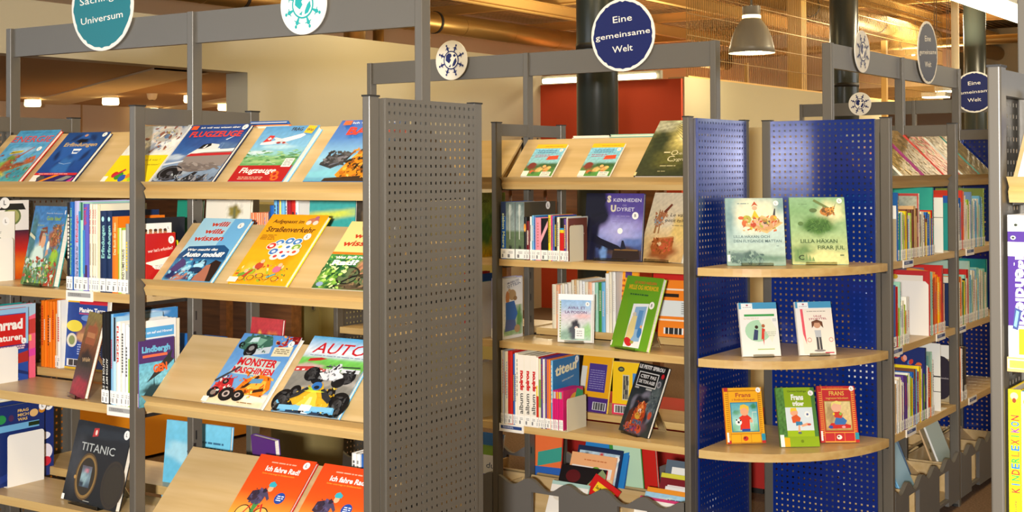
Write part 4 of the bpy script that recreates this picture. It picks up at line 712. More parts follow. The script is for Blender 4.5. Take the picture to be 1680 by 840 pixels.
def e_fahr(k):
    k.r(0,0,1,1,'24489a'); k.r(0,.93,1,1,'90bede'); k.r(0,.5,.92,.92,'c8201c'); k.r(.92,.5,1,.93,'90bede'); k.t('Fahrrad',-.25,.72,.13,'f2ece2',w=1.08,bold=2.2); k.t('reparaturen',-.5,.565,.085,'f2ece2',w=1.33,bold=1.4); k.p([(0,.3),(1,.4),(1,.25),(0,.2)],'a82a24'); k.p([(0,.5),(1,.5),(1,.43),(0,.4)],'3c2a70'); k.lines(0,.43,.9,.49,2,'d8b8c0',3,.7); k.p([(.1,.25),(1,.1),(1,.06),(.05,.2)],'1a2a60'); k.t('moses',.3,.02,.03,'e0e0ec',w=.4); k.sticker(.86,.54,.08)
def e_pink(k): k.r(0,0,1,1,'e8607a'); k.p([(0,1),(1,1),(1,.86),(.3,.72),(0,.8)],'a8c8d8'); k.p([(0,.7),(1,.8),(1,.6),(0,.55)],'c03a34'); k.r(0,.5,.9,.58,'e8c060'); k.p([(0,.3),(1,.4),(1,.3),(0,.22)],'d8409a')
row(FA,-1.856,.08,BZ[1],[('white',.03,.27,.16),('teal',.03,.275,.16),('pink',.02,.272,.18,dict(art=e_pink,label='pink cover just behind the Fahrrad repair book')),('red',.016,.262,.14,dict(art=e_fahr,label='red and blue cover lettered Fahrrad at left edge, third shelf'))],'in the third row at the left edge','books at the left edge of the third shelf')
bookend(FA,-1.752,.012,BZ[1],.16,.125,'white metal bookend in front of the Fahrrad book')
row(FA,-1.815,.315,BZ[1]+.03,[('orange',t,.245,.2,dict(lab=0,n='orange')) for t in (.022,.014,.016,.014,.02)]+[('tan',.006,.2),('white',.02,.25,.2)],'on the rear shelf beside the Planète Terre book','orange spined books on the rear shelf')
def a_plan(k):
    k.paint(0,0,1,1,[(0,'1f4a98'),(1,'1a3f8c')],[(.5,.5,.25,.12,'9a6a50'),(.4,.45,.15,.06,'c89868')],.05,3); k.r(0,.93,.3,1,'e8b820'); k.r(.3,.91,1,.97,'c82030'); k.t('Planète Terre',.3,.8,.06,'f0f0ec',w=.66,bold=2); k.r(.3,.77,1,.785,'c85070'); k.e(.2,.6,.2,.1,'e8d84a'); k.e(.15,.4,.13,.12,'e0dcc8'); k.e(.15,.4,.08,.08,'8a9a60'); k.e(.5,.72,.14,.05,'6a90c8'); k.lines(.3,.2,.9,.36,5,'c0cce8',5); k.r(.05,.04,.6,.14,'e8e8e4'); k.lines(.1,.06,.55,.12,1,'404040',2,1.4); k.e(.9,.5,.12,.16,'f0f0ec'); k.r(0,0,1,.03,'d8b030')
book('blue book titled Planète Terre on the rear shelf, third row',at(FA,-1.70,.335,BZ[1]+.03,0,-4),.215,.262,.02,'white',a_plan)
# lowest left
def e_frag(k):
    k.r(0,0,1,1,'1a2c66'); k.e(.2,.84,.09,.07,'2a8a48'); k.e(.38,.84,.05,.05,'4a2a50'); k.t('FRAG',.5,.9,.035,'e0b860',w=.2); k.t('MICH',.5,.845,.035,'e0b860',w=.2); k.t('WAS',.5,.79,.035,'e0b860',w=.18); k.e(.8,.86,.08,.06,'d8b070'); k.e(.95,.88,.06,.05,'c8801c'); k.r(0,.68,.9,.76,'6aa8d0'); k.r(.7,.7,.9,.75,'203018'); k.r(.02,.3,.1,.66,'c82a3a'); k.p([(0,.1),(1,.3),(1,.24),(0,.0)],'24387c'); k.sticker(.96,.93,.07)
def e_frag2(k): k.r(0,0,1,1,'1c2f70'); k.e(.85,.5,.1,.05,'e8e8f0'); k.e(.88,.3,.1,.1,'e8e0e8'); k.e(.88,.18,.08,.06,'c8283a'); k.sticker(.92,.88,.07)
row(FA,-1.896,.03,BZ[2],[('white',.02,.3,.28,dict(n='white')),('black',.02,.302,.28,dict(n='black')),('white',.025,.29,.26),('cream',.02,.285,.27),('purple',.02,.27),('teal',.015,.26),('7a6a9a',.018,.268,.2,dict(n='lilac grey')),('navy',.014,.295,.29,dict(art=e_frag2,label='tall navy cover behind the Frag mich was book')),('navy',.024,.285,.23,dict(art=e_frag,label='navy cover lettered FRAG MICH WAS, lowest left shelf'))],'in the lowest visible row at left','books in the lowest visible left row')
bookend(FA,-1.70,.09,BZ[2],.155,.185,'tall white bookend at the lowest left shelf')
def a_tit(k):
    k.paint(0,0,1,1,[(0,'141414'),(.6,'1c1a1a'),(1,'14161a')],[(.1,.5,.15,.3,'3a3c40',.6),(.5,.88,.5,.06,'24282e')],.05,3); k.p([(.32,.82),(.42,.84),(.42,.94),(.33,.93)],'b82a28'); k.e(.38,.88,.02,.03,'f0d8c8'); k.t('TITANIC',.16,.64,.1,'b8bcb8',w=.62,bold=.2)
    for x,y,r,c in ((.36,.33,.2,'5a4424'),(.86,.3,.2,'33291c')):
        k.e(x,y,r,r*1.28,c,30); k.e(x,y,r*.9,r*1.17,'8a6c38' if r>.19 and x<.5 else '2c241a',30); k.e(x,y,r*.78,r*1.02,'30281a',30)
    k.paint(.27,.2,.45,.46,[(0,'3a4858'),(.5,'7a94a0'),(1,'5a5460')],[(.36,.4,.04,.03,'b07080'),(.33,.3,.06,.08,'8aa8b0'),(.3,.24,.04,.03,'2a3440')],.15,5); k.e(.36,.33,.0,.0,'000000'); k.lines(.4,.03,.52,.05,1,'a8a8a0',2); k.sticker(.93,.92,.05); k.r(0,.0,.05,.07,'f0f0ea'); k.e(.17,.3,.02,.02,'b89050')
stood(FA,-1.408,.085,BZ[2],-6,.305,.268,.02,15,'black TITANIC book with porthole on the lowest left shelf','black',a_tit,fw='black TITANIC book')
book('blue book with orange top edge behind the airliner book',back_lean(FA,-.80,-.033,.02,.20),.20,.262,.02,'orange',None)
book('blue book leaning on the back of the top display shelf',back_lean(FA,-.79,-.008,.012,.17),.17,.245,.012,'blue',None)
# ---- rear shelves seen through the left display bay
def r_green(k): k.r(0,0,1,1,'1f8a70'); k.e(.6,.86,.14,.1,'c8a068'); k.e(.6,.85,.08,.07,'3a2418'); k.r(.5,.5,.7,.62,'e0e0d8'); k.lines(.8,.8,.95,.9,2,'a0e0c8')
book('green cover with brown portrait behind the left display bay',at(FA,-1.125,.33,BZ[0]+.03,-4,-4),.125,.265,.012,'mint',r_green)
def r_palm(k): k.r(0,0,1,1,'e8e0cc'); k.paint(.45,.55,.85,1,[(0,'e0dcc8'),(1,'e8e0cc')],[(.65,.85,.14,.08,'8a7a30'),(.65,.78,.04,.12,'6a6a40'),(.6,.7,.12,.05,'a8a870')],.12,3)
book('white cover with a small palm tree, behind second display shelf',at(FA,-.995,.34,BZ[0]+.03,0,-4),.205,.268,.012,'cream',r_palm)
row(FA,-.782,.345,BZ[0]+.03,[('ee8a5a',.009,.225,.2,dict(n='salmon orange',lab=0)) for _ in range(9)]+[('navy',.006,.23,.2),('blue',.018,.25,.2),('skyblue',.014,.275,.2),('blue',.01,.275),('yellow',.009,.275),('skyblue',.016,.275),('white',.008,.275),('crimson',.018,.275),('red',.02,.275),('white',.014,.275)],'seen above the yellow Straßenverkehr book','thin books on the rear shelf of the display bay')
def r_teal(k): k.paint(0,0,1,1,[(0,'3aa090'),(1,'3a9c98')],[(.4,.8,.7,.05,'c8d04a',.5,6),(.7,.45,.4,.05,'8ac080',.6,8),(.2,.6,.3,.08,'4ab0a8')],.05,4); k.e(.5,.2,.12,.04,'e8e8e8')
book('large teal cover with yellow streaks behind the display shelf',at(FA,-.535,.35,BZ[0]+.03,0,-3),.19,.275,.012,'teal',r_teal)
def r_dark(k): k.paint(0,0,1,1,[(0,'2a2018'),(1,'3a3024')],[(.5,.75,.3,.15,'7a6240'),(.3,.6,.1,.2,'5a4a30'),(.7,.6,.1,.2,'6a5030')],.2,3)
book('dark brown cover seen just left of the perforated end panel',at(FA,-.34,.35,BZ[0]+.03,0,-3),.12,.27,.012,'black',r_dark)
o=book('plain blue folder standing behind the left grey post',at(FA,-1.2,.33,BZ[1]+.03,0,-4),.30,.165,.02,'1c6cb8',lambda k:k.r(0,0,1,1,'1d68b4'),cat='folder',name='folder')
def r_redp(k): k.paint(0,0,1,1,[(0,'a82a48'),(1,'b83a3c')],[(.7,.6,.2,.2,'d88a3a'),(.3,.7,.1,.1,'e8c050')],.1,2)
book('crimson cover tilted behind the middle display shelf',at(FA,-.82,.36,BZ[1]+.03,-6,-8),.155,.235,.012,'crimson',r_redp)
def r_back(k): k.paint(0,0,1,1,[(0,'5ab8dc'),(1,'78c8e4')],[(.3,.7,.3,.1,'a8dcec'),(.8,.5,.2,.1,'90d0e8')],.04,2); k.lines(.35,.35,.9,.85,9,'3a6a88',4,.35); k.r(.28,.06,.62,.34,'e0c848'); k.e(.38,.16,.08,.06,'a82a28'); k.e(.5,.22,.08,.07,'3a5a38'); k.lines(.3,.28,.6,.32,1,'b03020')
book('light blue back cover standing low behind the left post',at(FA,-1.205,.34,-1.22,2,-6),.30,.345,.014,'skyblue',r_back)
book('purple book tipped forward behind lowest display shelf',at(FA,-.79,.40,-1.22,-14,6),.14,.335,.02,'purple',lambda k:k.r(0,0,1,1,'5c2f7c'))
row(FA,-.34,.33,-1.22,[('white',.02,.33,.2,dict(mc='333333')),('white',.018,.33,.2,dict(mc='777777')),('blue',.02,.33)],'left of the perforated panel, lowest row','white volumes by the perforated panel')
# ================================================================ the shelving with the blue sign
GB='books face-out on the blue-sign display shelf'
def a_small(k):
    k.paint(0,0,1,1,[(0,'4a8a38'),(.25,'3f7a3c'),(.45,'8ac4d0'),(.8,'7ac0e0'),(1,'8ac8e4')],[(.2,.3,.16,.1,'7a3428'),(.7,.32,.4,.08,'2c5a30'),(.5,.2,.1,.07,'e8b870'),(.72,.22,.1,.07,'d89a5a'),(.3,.14,.1,.05,'c85a30'),(.6,.1,.1,.05,'3f9048')],.15,4)
    k.r(0,.87,1,1,'f0bc20'); k.lines(.3,.9,.9,.95,1,'d89018',2); k.lines(.15,.7,.75,.82,2,'3a70a0',3); k.lines(.12,.58,.6,.68,2,'b04a70',4); k.p([(.55,.5),(.92,.52),(.9,.64),(.58,.62)],'d8482a'); k.e(.2,.34,.12,.1,'7c2c28',10)
    for x,y,c in ((.45,.18,'e8a868'),(.62,.3,'e8b070'),(.8,.26,'f0c070'),(.7,.12,'c85838'),(.35,.1,'3a6a38')): k.e(x,y,.06,.05,c,10)
    k.r(0,0,.2,.16,'eeeade'); k.r(.62,0,.94,.13,'e8e4dc'); k.lines(.66,.02,.9,.11,2,'909090',2); k.sticker(.9,.8,.06)
face(FB,-.852,-.028,.16,.2,.008,'small blue and green booklet, left one on the blue-sign display shelf','white',a_small,GB,mt='ink')
face(FB,-.558,-.028,.16,.2,.008,'small blue and green booklet, right one, nearer the dark golden book','white',a_small,GB)
def a_gold(k):
    k.paint(0,0,1,1,[(0,'28301c'),(.3,'2e3820'),(.7,'6a6a38'),(1,'8a8a60')],[(.75,.72,.35,.3,'d8c878',.6),(.8,.75,.2,.16,'f0e8b8',.6),(.2,.6,.2,.3,'2a3420',.5),(.6,.3,.3,.15,'5a5a28',.6),(.1,.9,.3,.1,'a8a890',.5),(.55,.97,.2,.03,'c8d0b0')],.18,4)  # pale gold blobs at upper right: flash glare painted into the cover colours
    for i in range(7): k.p([(.4,.98-.03*i),(.7,.9-.05*i),(.97,.7-.03*i),(.96,.68-.03*i),(.7,.885-.05*i),(.42,.965-.03*i)],'5a5028' if i%2 else '3a3a20')
    k.t('O',.52,.36,.09,'d8d0a8',bold=0); k.t('cean',.62,.37,.05,'d8d0a8',w=.24,bold=0); k.t('C',.5,.25,.1,'d8d0a8',bold=0); k.t('ygne',.62,.26,.055,'d8d0a8',w=.26,bold=0); k.r(.38,.4,.5,.42,'d8d0a8'); k.lines(.42,.15,.75,.19,1,'b8b088',2); k.lines(.42,.06,.6,.09,1,'a8a078',3); k.p([(0,0),(.04,0),(.04,.06),(0,.06)],'d8c890')
face(FB,-.28,-.027,.245,.333,.014,'dark golden forest book on the blue-sign display shelf','black',a_gold,GB)
book('white book edge peeking over the display board, left one',back_lean(FB,-.765,-.033,.014,.19),.19,.262,.014,'white',None)
book('white and green book edge peeking over the display board, right one',back_lean(FB,-.565,-.033,.016,.22),.22,.266,.016,'mint',None)
def ph(k): k.paint(0,0,1,1,[(0,'5a6a50'),(.48,'5c7050'),(.52,'90a09c'),(1,'5a6c6c')],[(.5,.2,.1,.06,'1c2420'),(.5,.85,.2,.1,'a8b4b0')],.1,3); k.r(.42,.35,.5,.96,'c8ccc0')
def photo_cov(k): k.r(0,0,1,1,'4a4438'); k.paint(0,0,1,.5,[(0,'5a5040'),(1,'3a3428')],[],.2,3); k.sticker(.75,.93,.07)
def e_brown(k): k.r(0,0,1,1,'6a3422'); k.lines(.15,.6,.85,.66,1,'c8a090',3); k.e(.3,.82,.05,.04,'a88050')
row(FB,-.938,.012,BZ[1-1],[('blue',.030,.253,.2,dict(sp=lambda k:(k.r(0,.75,1,1,'1a2c58'),spt(k,'sieben Meere',.2,.8,.45,'d0e0b0',0)))),('grey',.048,.252,.22,dict(sp=ph,n='photo',label='left book with green-grey photo spine, second board')),('grey',.047,.252,.25,dict(sp=ph,art=photo_cov,label='right book with green-grey photo spine, second board')),
 ('black',.014,.188,.2,dict(sp=lambda k:(k.e(.5,.75,.45,1.4,'e8902a',10),k.e(.5,.7,.2,.6,'f0c060',8)))),('maroon',.016,.17),('white',.010,.19),('skyblue',.011,.195,.2,dict(n='sky blue')),('blue',.010,.192),('pink',.029,.186,.2,dict(sp=lambda k:k.lines(.4,.3,.6,.9,9,'a05040',3))),('black',.036,.183,.2,dict(sp=lambda k:k.p([(0,.42),(1,.8),(1,.95),(0,.58)],'e0a0a8'),n='black striped')),('yellow',.013,.198),('magenta',.010,.197),('blue',.010,.195),('black',.014,.19,.2,dict(mc='e8d820')),('cream',.012,.19),('black',.022,.186,.2,dict(sp=lambda k:(k.r(0,0,1,.68,'c8201c'),k.r(0,.66,1,.73,'e8c81c'),k.r(0,.73,1,.77,'2a90c0')),n='red and black')),('purple',.013,.184),('e8e0d0',.006,.19,.2,dict(art=lambda k:k.r(0,0,1,1,'c8ccc4'))),('brown',.006,.185,.15,dict(art=e_brown,label='brown cover above the cream bookend, second board'))],'on the second board under the blue sign','books on the second board under the blue sign')
bookend(FB,-.571,.008,BZ[0],.11,.155,'cream bookend on the second board under the blue sign',col='cream')
def a_udy(k):
    k.paint(0,0,1,1,[(0,'1c2048'),(.2,'40548c'),(.38,'7a8ac8'),(.5,'8a80c0'),(.7,'5a4a98'),(1,'4a3c88')],[(.6,.43,.3,.16,'a8a8dc',.6),(.15,.75,.25,.35,'12142c',.15),(.1,.3,.14,.4,'161830',.15),(.3,.22,.3,.07,'141630',.1,-20),(.35,.1,.06,.1,'6a90c8',.3),(.75,.1,.3,.1,'4a3a38',.2),(.85,.28,.2,.05,'5a74b0',.4)],.06,4)
    k.e(.62,.44,.045,.045,'f4f4f0'); k.p([(0,1),(.25,1),(.36,.9),(.3,.8),(.4,.66),(.28,.6),(.12,.5),(.14,.4),(.3,.32),(.6,.22),(.75,.12),(.55,.14),(.3,.22),(.1,.28),(.08,0),(0,0)],'101226'); k.p([(.12,.62),(.34,.7),(.33,.73),(.1,.68)],'0c0e20'); k.p([(.5,.02),(.52,.16),(.96,.16),(.98,.03),(.8,0)],'2c1f1c'); k.p([(.54,.15),(.94,.15),(.94,.17),(.54,.17)],'7a5a30'); k.p([(.64,.16),(.66,.3),(.69,.3),(.74,.18)],'181c30')
    for s,y in (('S',.87),('U',.73)): k.t(s,.37 if s=='S' else .44,y,.09,'d8d0b0',bold=3)
    k.t('KØNHEDEN',.48,.875,.05,'ccc8d8',w=.48,bold=.8); k.t('OG',.64,.81,.025,'9a94c0',w=.07); k.t('DYRET',.55,.735,.055,'ccc8d8',w=.3,bold=.8); k.lines(.55,.64,.8,.68,1,'8a80b8',3); k.lines(.48,.56,.82,.62,2,'8a80b8',3); k.sticker(.87,.67,.055,'B'); k.r(0,.02,.04,.11,'e8e8ea')
stood(FB,-.599,.157,BZ[0],0,.288,.29,.014,7,'purple moonlit book titled Skønheden og Udyret','navy',a_udy,fw='purple Skønheden og Udyret book')
def a_tai(k):
    k.paint(0,0,1,1,[(0,'d8b070'),(.3,'e0bc80'),(.5,'e8d4a8'),(1,'ddd0b4')],[(.5,.15,.3,.14,'9c5a30',.3),(.4,.6,.2,.1,'e8d8b8'),(.8,.5,.2,.2,'e8c878')],.07,6)
    k.p([(.22,.2),(.26,.32),(.7,.36),(.72,.16),(.6,.1),(.3,.1)],'a85c2c'); k.p([(.26,.31),(.7,.35),(.68,.37),(.3,.33)],'c88850'); k.e(.5,.22,.1,.06,'c85838'); k.e(.4,.25,.05,.04,'e0c090'); k.p([(.2,.4),(.22,.75),(.24,.75),(.25,.4)],'a87848'); k.p([(.3,.4),(.28,.7),(.3,.7),(.33,.4)],'a87848'); k.r(.2,.5,.32,.51,'a87848'); k.r(.2,.6,.32,.61,'a87848')
    k.p([(.16,.56),(.26,.7),(.42,.72),(.34,.56),(.24,.5)],'b87850'); k.e(.24,.55,.07,.05,'90b0b8'); k.p([(.32,.72),(.46,.84),(.5,.82),(.38,.7)],'7a3c28'); k.p([(.7,.88),(.76,.95),(.78,.9),(.84,.93),(.76,.86)],'b8b0a0')
    k.clutter(.24,.12,.7,.34,'a85c2c 8a4820 c87840 c85838 b86a38',60,24,.04); k.clutter(.16,.5,.44,.72,'b87850 a86a40 c8a070 90b0b8',40,25,.035); k.t('Le vaillant',.5,.65,.05,'4a3a2c',w=.55,bold=.2,sl=.25); k.t('petit tailleur',.42,.57,.05,'4a3a2c',w=.6,bold=.2,sl=.25); k.lines(.6,.51,.85,.53,1,'7a6a50'); k.sticker(.9,.94,.0)
stood(FB,-.367,.229,BZ[0],-13,.245,.312,.014,22,'cream book titled Le vaillant petit tailleur','cream',a_tai,fw='cream Le vaillant petit tailleur book')
# third board
def a_ted(k):
    k.r(0,0,1,1,'d8d6d0'); k.paint(.0,.05,1,.55,[(0,'d8dcd0'),(1,'d8d6d0')],[(.8,.3,.2,.3,'5a8a4a',.5),(.3,.1,.6,.06,'8aa878',.5)],.1,3); k.e(.45,.72,.2,.16,'a88a60'); k.e(.3,.8,.07,.05,'b8986c'); k.e(.6,.66,.1,.07,'8a6a44'); k.e(.2,.68,.1,.2,'b87840'); k.p([(.1,.3),(.1,.6),(.55,.62),(.72,.4),(.6,.3)],'2f5fa0'); k.p([(.05,.12),(.1,.32),(.6,.3),(.66,.14)],'4a5a88'); k.e(.7,.15,.15,.12,'a08058'); k.t('MUSEN OG',.2,.9,.03,'5a5a70',w=.6,rot=8); k.t('OTTILIA',.2,.83,.05,'7a7a88',w=.7,rot=10); k.sticker(.85,.95,.06)
row(FB,-1.02,.05,BZ[1],[('lilac',.03,.27,.2),('white',.04,.27,.15,dict(art=a_ted,label='white cover with teddy bear in blue jumper, third board',lab=0))],'on the third board beside its left post','books by the left post of the third board')
wl=[('cream',.024,.2),('peach',.020,.2),('white',.010,.2),('cream',.016,.207),('white',.015,.205),('e8e0d0',.019,.212),('cream',.016,.225),('tan',.014,.228),('cream',.013,.226),('white',.016,.224),('e8ecec',.014,.222),('cream',.018,.22),('peach',.020,.22),('white',.016,.218),('mint',.018,.22),('green',.017,.22),('skyblue',.02,.222),('white',.018,.262),('cream',.016,.27),('white',.018,.27)]
row(FB,-.868,.315,BZ[1]+.03,[(c,t,h,.2,dict(n={'e8e0d0':'ivory','e8ecec':'cool white'}.get(c,c),lab=0,mc='d8d0c0')) for c,t,h in wl],'on the rear board behind the framed booklet','pale upright books behind the framed booklet')
def a_avr(k):
    k.r(0,0,1,1,'d8d8d0'); k.r(0,.88,1,1,'f4f6f6'); k.paint(.08,.05,.94,.88,[(0,'a8c8b0'),(.3,'c8d8d0'),(.6,'d8c8d0'),(.8,'a8c4e0'),(1,'90b8e0')],[(.5,.35,.12,.12,'2c2a34',.2),(.45,.2,.2,.14,'4a5058',.3),(.85,.25,.12,.14,'98c888',.4),(.2,.15,.15,.1,'88a898',.4),(.7,.55,.2,.05,'e0b8b8',.5)],.08,3)
    for i in range(14): k.r(.05,.1+.055*i,.085,.13+.055*i,'8aa050')
    k.t('AVRIL ET',.28,.69,.055,'6a4a78',w=.5,bold=.6); k.t('LA POISON',.2,.6,.055,'6a4a78',w=.62,bold=.6); k.e(.53,.3,.05,.05,'e0c8c0'); k.r(.5,.08,.76,.3,'ecece8'); k.lines(.54,.12,.7,.26,3,'a8a8a8'); k.sticker(.84,.8,.06,'B')
stood(FB,-.70,.106,BZ[1],17.6,.158,.209,.022,5,'plastic-wrapped pale booklet titled Avril et la Poison','white',a_avr,fw='plastic-wrapped Avril booklet')
def a_mil(k):
    k.r(0,0,1,1,'6aa020'); k.p([(0,1),(1,1),(1,0),(.5,.0)],'66a024'); k.t('LE FORD NIELSEN',.25,.9,.035,'d0562c',w=.6,bold=1); k.t('MILLE OG MORMOR',.12,.82,.06,'e0b024',w=.82,bold=1.6); k.lines(.2,.74,.7,.76,1,'2a5a30',4,1); k.p([(.34,.03),(.78,.03),(.78,.64),(.36,.62)],'e8ecf0'); k.p([(.42,.1),(.74,.12),(.74,.6),(.44,.58)],'88b0d8'); k.r(.56,.28,.68,.54,'5a90c8'); k.p([(.36,.14),(.36,.3),(.42,.46),(.54,.46),(.56,.2),(.5,.12)],'e0d090'); k.e(.46,.48,.05,.04,'c8c0b0'); k.e(.45,.1,.12,.07,'c8282a',14,-25); k.e(.7,.24,.06,.1,'3a78b8'); k.e(.71,.32,.03,.03,'e0a878'); k.e(.56,.1,.05,.03,'a8a048'); k.sticker(.86,.62,.07,'B'); k.r(0,.02,.04,.09,'e8ead8')
stood(FB,-.434,.107,BZ[1],-19,.228,.314,.02,19,'lime green book titled Mille og Mormor','lime',a_mil,fw='lime green Mille og Mormor book')
def r_or(k): k.r(0,0,1,1,'ee8222'); k.r(0,.82,1,.85,'f4dcc0'); k.r(0,.7,.35,.76,'2a2018'); k.r(0,.36,1,.64,'dce0dc'); k.lines(.4,.4,.95,.62,6,'707070',4,.3); k.r(0,.28,1,.31,'f4dcc0'); k.r(.1,.05,.45,.16,'e8e8e4'); k.lines(.13,.07,.42,.14,1,'303030',3,1.6)
book('orange back cover with barcode on the rear third board',at(FB,-.325,.33,BZ[1]+.03,2,-5),.27,.245,.012,'orange',r_or)
def r_oy(k): k.paint(0,0,1,1,[(0,'e8801c'),(1,'f0a020')],[],.04,3); k.lines(.3,.2,.6,.9,8,'a8501c',3); k.r(.6,.9,.8,1,'5a3a78')
book('orange and yellow cover behind the lime green book',at(FB,-.61,.35,BZ[1]+.03,4,-6),.16,.27,.012,'orange',r_oy)
book('plain red box file on the rear third board, behind orange cover',at(FB,-.42,.46,BZ[1]+.03,0,0),.36,.30,.04,'red',cat='box file',name='box_file')
# fourth board
def al(k): k.r(0,0,1,1,'ece6da'); spt(k,'album',.17,.46,.62,'55544e'); spt(k,'spirou',.5,.78,.55,'c82a2a',bold=3); k.e(.5,.07,.28,.28,'9a9a94',8); k.lines(.2,.04,.8,.12,2,'9a9a94')
def a_tit2(k):
    k.r(0,0,1,1,'2273ae'); k.p([(0,.28),(1,.38),(1,0),(0,0)],'3a9a78'); k.p([(0,.34),(.7,.4),(.7,.42),(0,.37)],'c05a88'); k.t('titeuf',.08,.76,.14,'efe8c0',w=.86,bold=1.6,sl=.2,rot=6); k.t('même pas peur',.34,.66,.03,'b8c8c0',w=.45,sl=.3,rot=8); k.e(.74,.52,.06,.06,'2a4a80',10); k.p([(.25,.38),(.32,.5),(.34,.5),(.28,.38)],'c8b868')
    for i in range(5): k.e(.6+.09*i,.12+.02*(i%2),.03,.06,['e0c040','c83a6a'][i%2],8)
    k.sticker(.9,.95,.07)
def pk(c): return lambda k:(k.r(0,0,1,.8,'d01a68'),k.r(0,.8,1,.97,c),k.r(0,0,1,.22,'f0eeea'))
def e_pk(k): k.r(0,0,1,1,'c82a68'); k.e(.6,.75,.25,.16,'e0a040'); k.p([(.5,.6),(1,.6),(1,.9),(.7,1)],'2f9a68')
sr=[('cream',.011,.322),('c8ccd8',.008,.32,.2,dict(n='pale grey')),('cream',.012,.318),('cream',.009,.32),('red',.026,.322,.2,dict(mark=0)),('blue',.009,.31,.2,dict(n='violet blue')),('white',.010,.315),('cream',.010,.315)]
sr+=[('cream',t,.31,.21,dict(sp=al,label=f'{w_} cream annual lettered album spirou, fourth board')) for t,w_ in ((.033,'left'),(.032,'middle'),(.031,'right'))]
sr+=[('red',.012,.305,.2,dict(sp=lambda k:(k.r(0,0,1,1,'f0ece0'),k.r(0,.12,1,.45,'c8301c'),k.r(0,.45,.6,.6,'f0d020')),n='yellow and red')),('green',.012,.3,.2,dict(sp=lambda k:(k.r(0,0,1,1,'d8d8b0'),k.r(0,.3,1,.7,'88a050')))),('purple',.010,.305,.2),('white',.009,.3),('purple',.011,.302,.2,dict(n='navy and purple')),('orange',.020,.3,.2,dict(n='orange lilac',sp=lambda k:k.r(.45,0,.55,1,'7a5a90'))),('skyblue',.010,.297,.215,dict(art=a_tit2,label='blue cover lettered titeuf above the cream bookend'))]
sr+=[('magenta',.0075,.17,.16,dict(sp=pk(c),n='magenta '+c2,mark=0,**(dict(art=e_pk) if i==6 else {}))) for i,(c,c2) in enumerate((('9ab8a0','and sage'),('c8d8e0','and ice'),('d85a30','and rust'),('e0a020','and amber'),('c8d040','and lime'),('7ac0a0','and mint'),('d83a50','and rose')))]
row(FB,-.942,.012,BZ[2],sr,'in the album spirou row','books in the album spirou row')
bookend(FB,-.590,.008,BZ[2],.155,.14,'cream bookend in front of the blue titeuf cover',col='cream')
def r_yp(k): k.r(0,0,1,1,'e8a81c'); k.r(.25,.36,.85,.86,'4a3a88'); k.lines(.3,.4,.8,.76,9,'8a84b8',3,.4); k.r(0,.4,.18,.8,'d8d8d0'); k.r(0,.0,1,.26,'4a2c78'); k.r(.5,.04,.95,.18,'e0e0e0'); k.lines(.53,.07,.92,.15,1,'505050',3,1.6); k.r(0,.1,.2,.3,'e8e8e4')
book('yellow and purple back cover on the rear fourth board',at(FB,-.745,.335,BZ[2]+.03,-6,-12),.165,.25,.01,'yellow',r_yp)
def r_ye(k): k.r(0,0,1,1,'f0c418'); k.e(.25,.86,.1,.07,'3a3a38'); k.e(.25,.86,.06,.03,'7a8a50'); k.r(.3,.28,.5,.76,'d0c8a0'); k.lines(.32,.3,.48,.74,5,'4a4a48',3,1); k.r(.6,.3,1,.8,'4a88c0'); k.r(0,0,1,.2,'d83a5a'); k.r(.06,.03,.6,.18,'e8e4dc'); k.lines(.1,.06,.56,.14,1,'606060',3,1.6)
book('yellow back cover with comic strip, rear fourth board',at(FB,-.565,.34,BZ[2]+.03,2,-4),.165,.232,.01,'white',r_ye)
def a_spi(k):
    k.paint(0,0,1,1,[(0,'2c3434'),(.4,'30383c'),(1,'0e0e10')],[(.5,.3,.38,.3,'7a7888',.08),(.48,.3,.3,.25,'24242c',.1),(.85,.55,.16,.2,'5a6668',.5),(.5,.12,.3,.14,'6a4a58',.3)],.1,3)
    k.p([(.32,.1),(.3,.3),(.4,.42),(.56,.48),(.66,.42),(.7,.28),(.66,.12)],'b8461c'); k.e(.5,.36,.12,.11,'e07a30',12); k.e(.5,.33,.06,.05,'f0e0d0',10); k.e(.48,.26,.1,.07,'d8a838',10); k.p([(.1,.05),(.16,.3),(.28,.36),(.3,.12)],'5a2c1c'); k.r(.36,.14,.66,.2,'4a6080'); k.e(.24,.1,.08,.07,'c85a30'); k.e(.62,.08,.1,.08,'c8502c'); k.e(.44,.08,.08,.06,'8a3a70'); k.e(.86,.3,.06,.08,'c85030')
    k.clutter(.3,.1,.68,.46,'b8461c e07a30 8a3a20 5a2c1c c85a30 f0b070',80,26,.035); k.clutter(.1,.02,.6,.14,'c85a30 8a3a70 5a6a80 c8502c 3a2a30',50,27,.03); k.clutter(.7,.3,1,.62,'5a6668 48525a 6a767a 3a4448',50,28,.05); k.t('LE PETIT SPIROU',.06,.92,.05,'dcdcd8',w=.86,bold=2.5); k.e(.92,.86,.05,.05,'c82028'); k.r(.12,.665,.8,.875,'dcdcd8'); k.r(.145,.68,.775,.86,'101012'); k.t("C'EST PAS",.19,.79,.045,'dcdcd8',w=.54,bold=2); k.t('DE TON AGE!',.19,.715,.045,'dcdcd8',w=.54,bold=2); k.r(.12,.63,.26,.655,'b8b8b4'); k.r(.5,.63,.7,.655,'b8b8b4'); k.e(.88,.74,.07,.07,'9a9aa0'); k.e(.88,.74,.04,.04,'5a5a60')
stood(FB,-.429,.165,BZ[2],-26.5,.215,.305,.014,22,'black comic titled Le petit Spirou on a clear stand','black',a_spi,fw='black comic on fourth board')
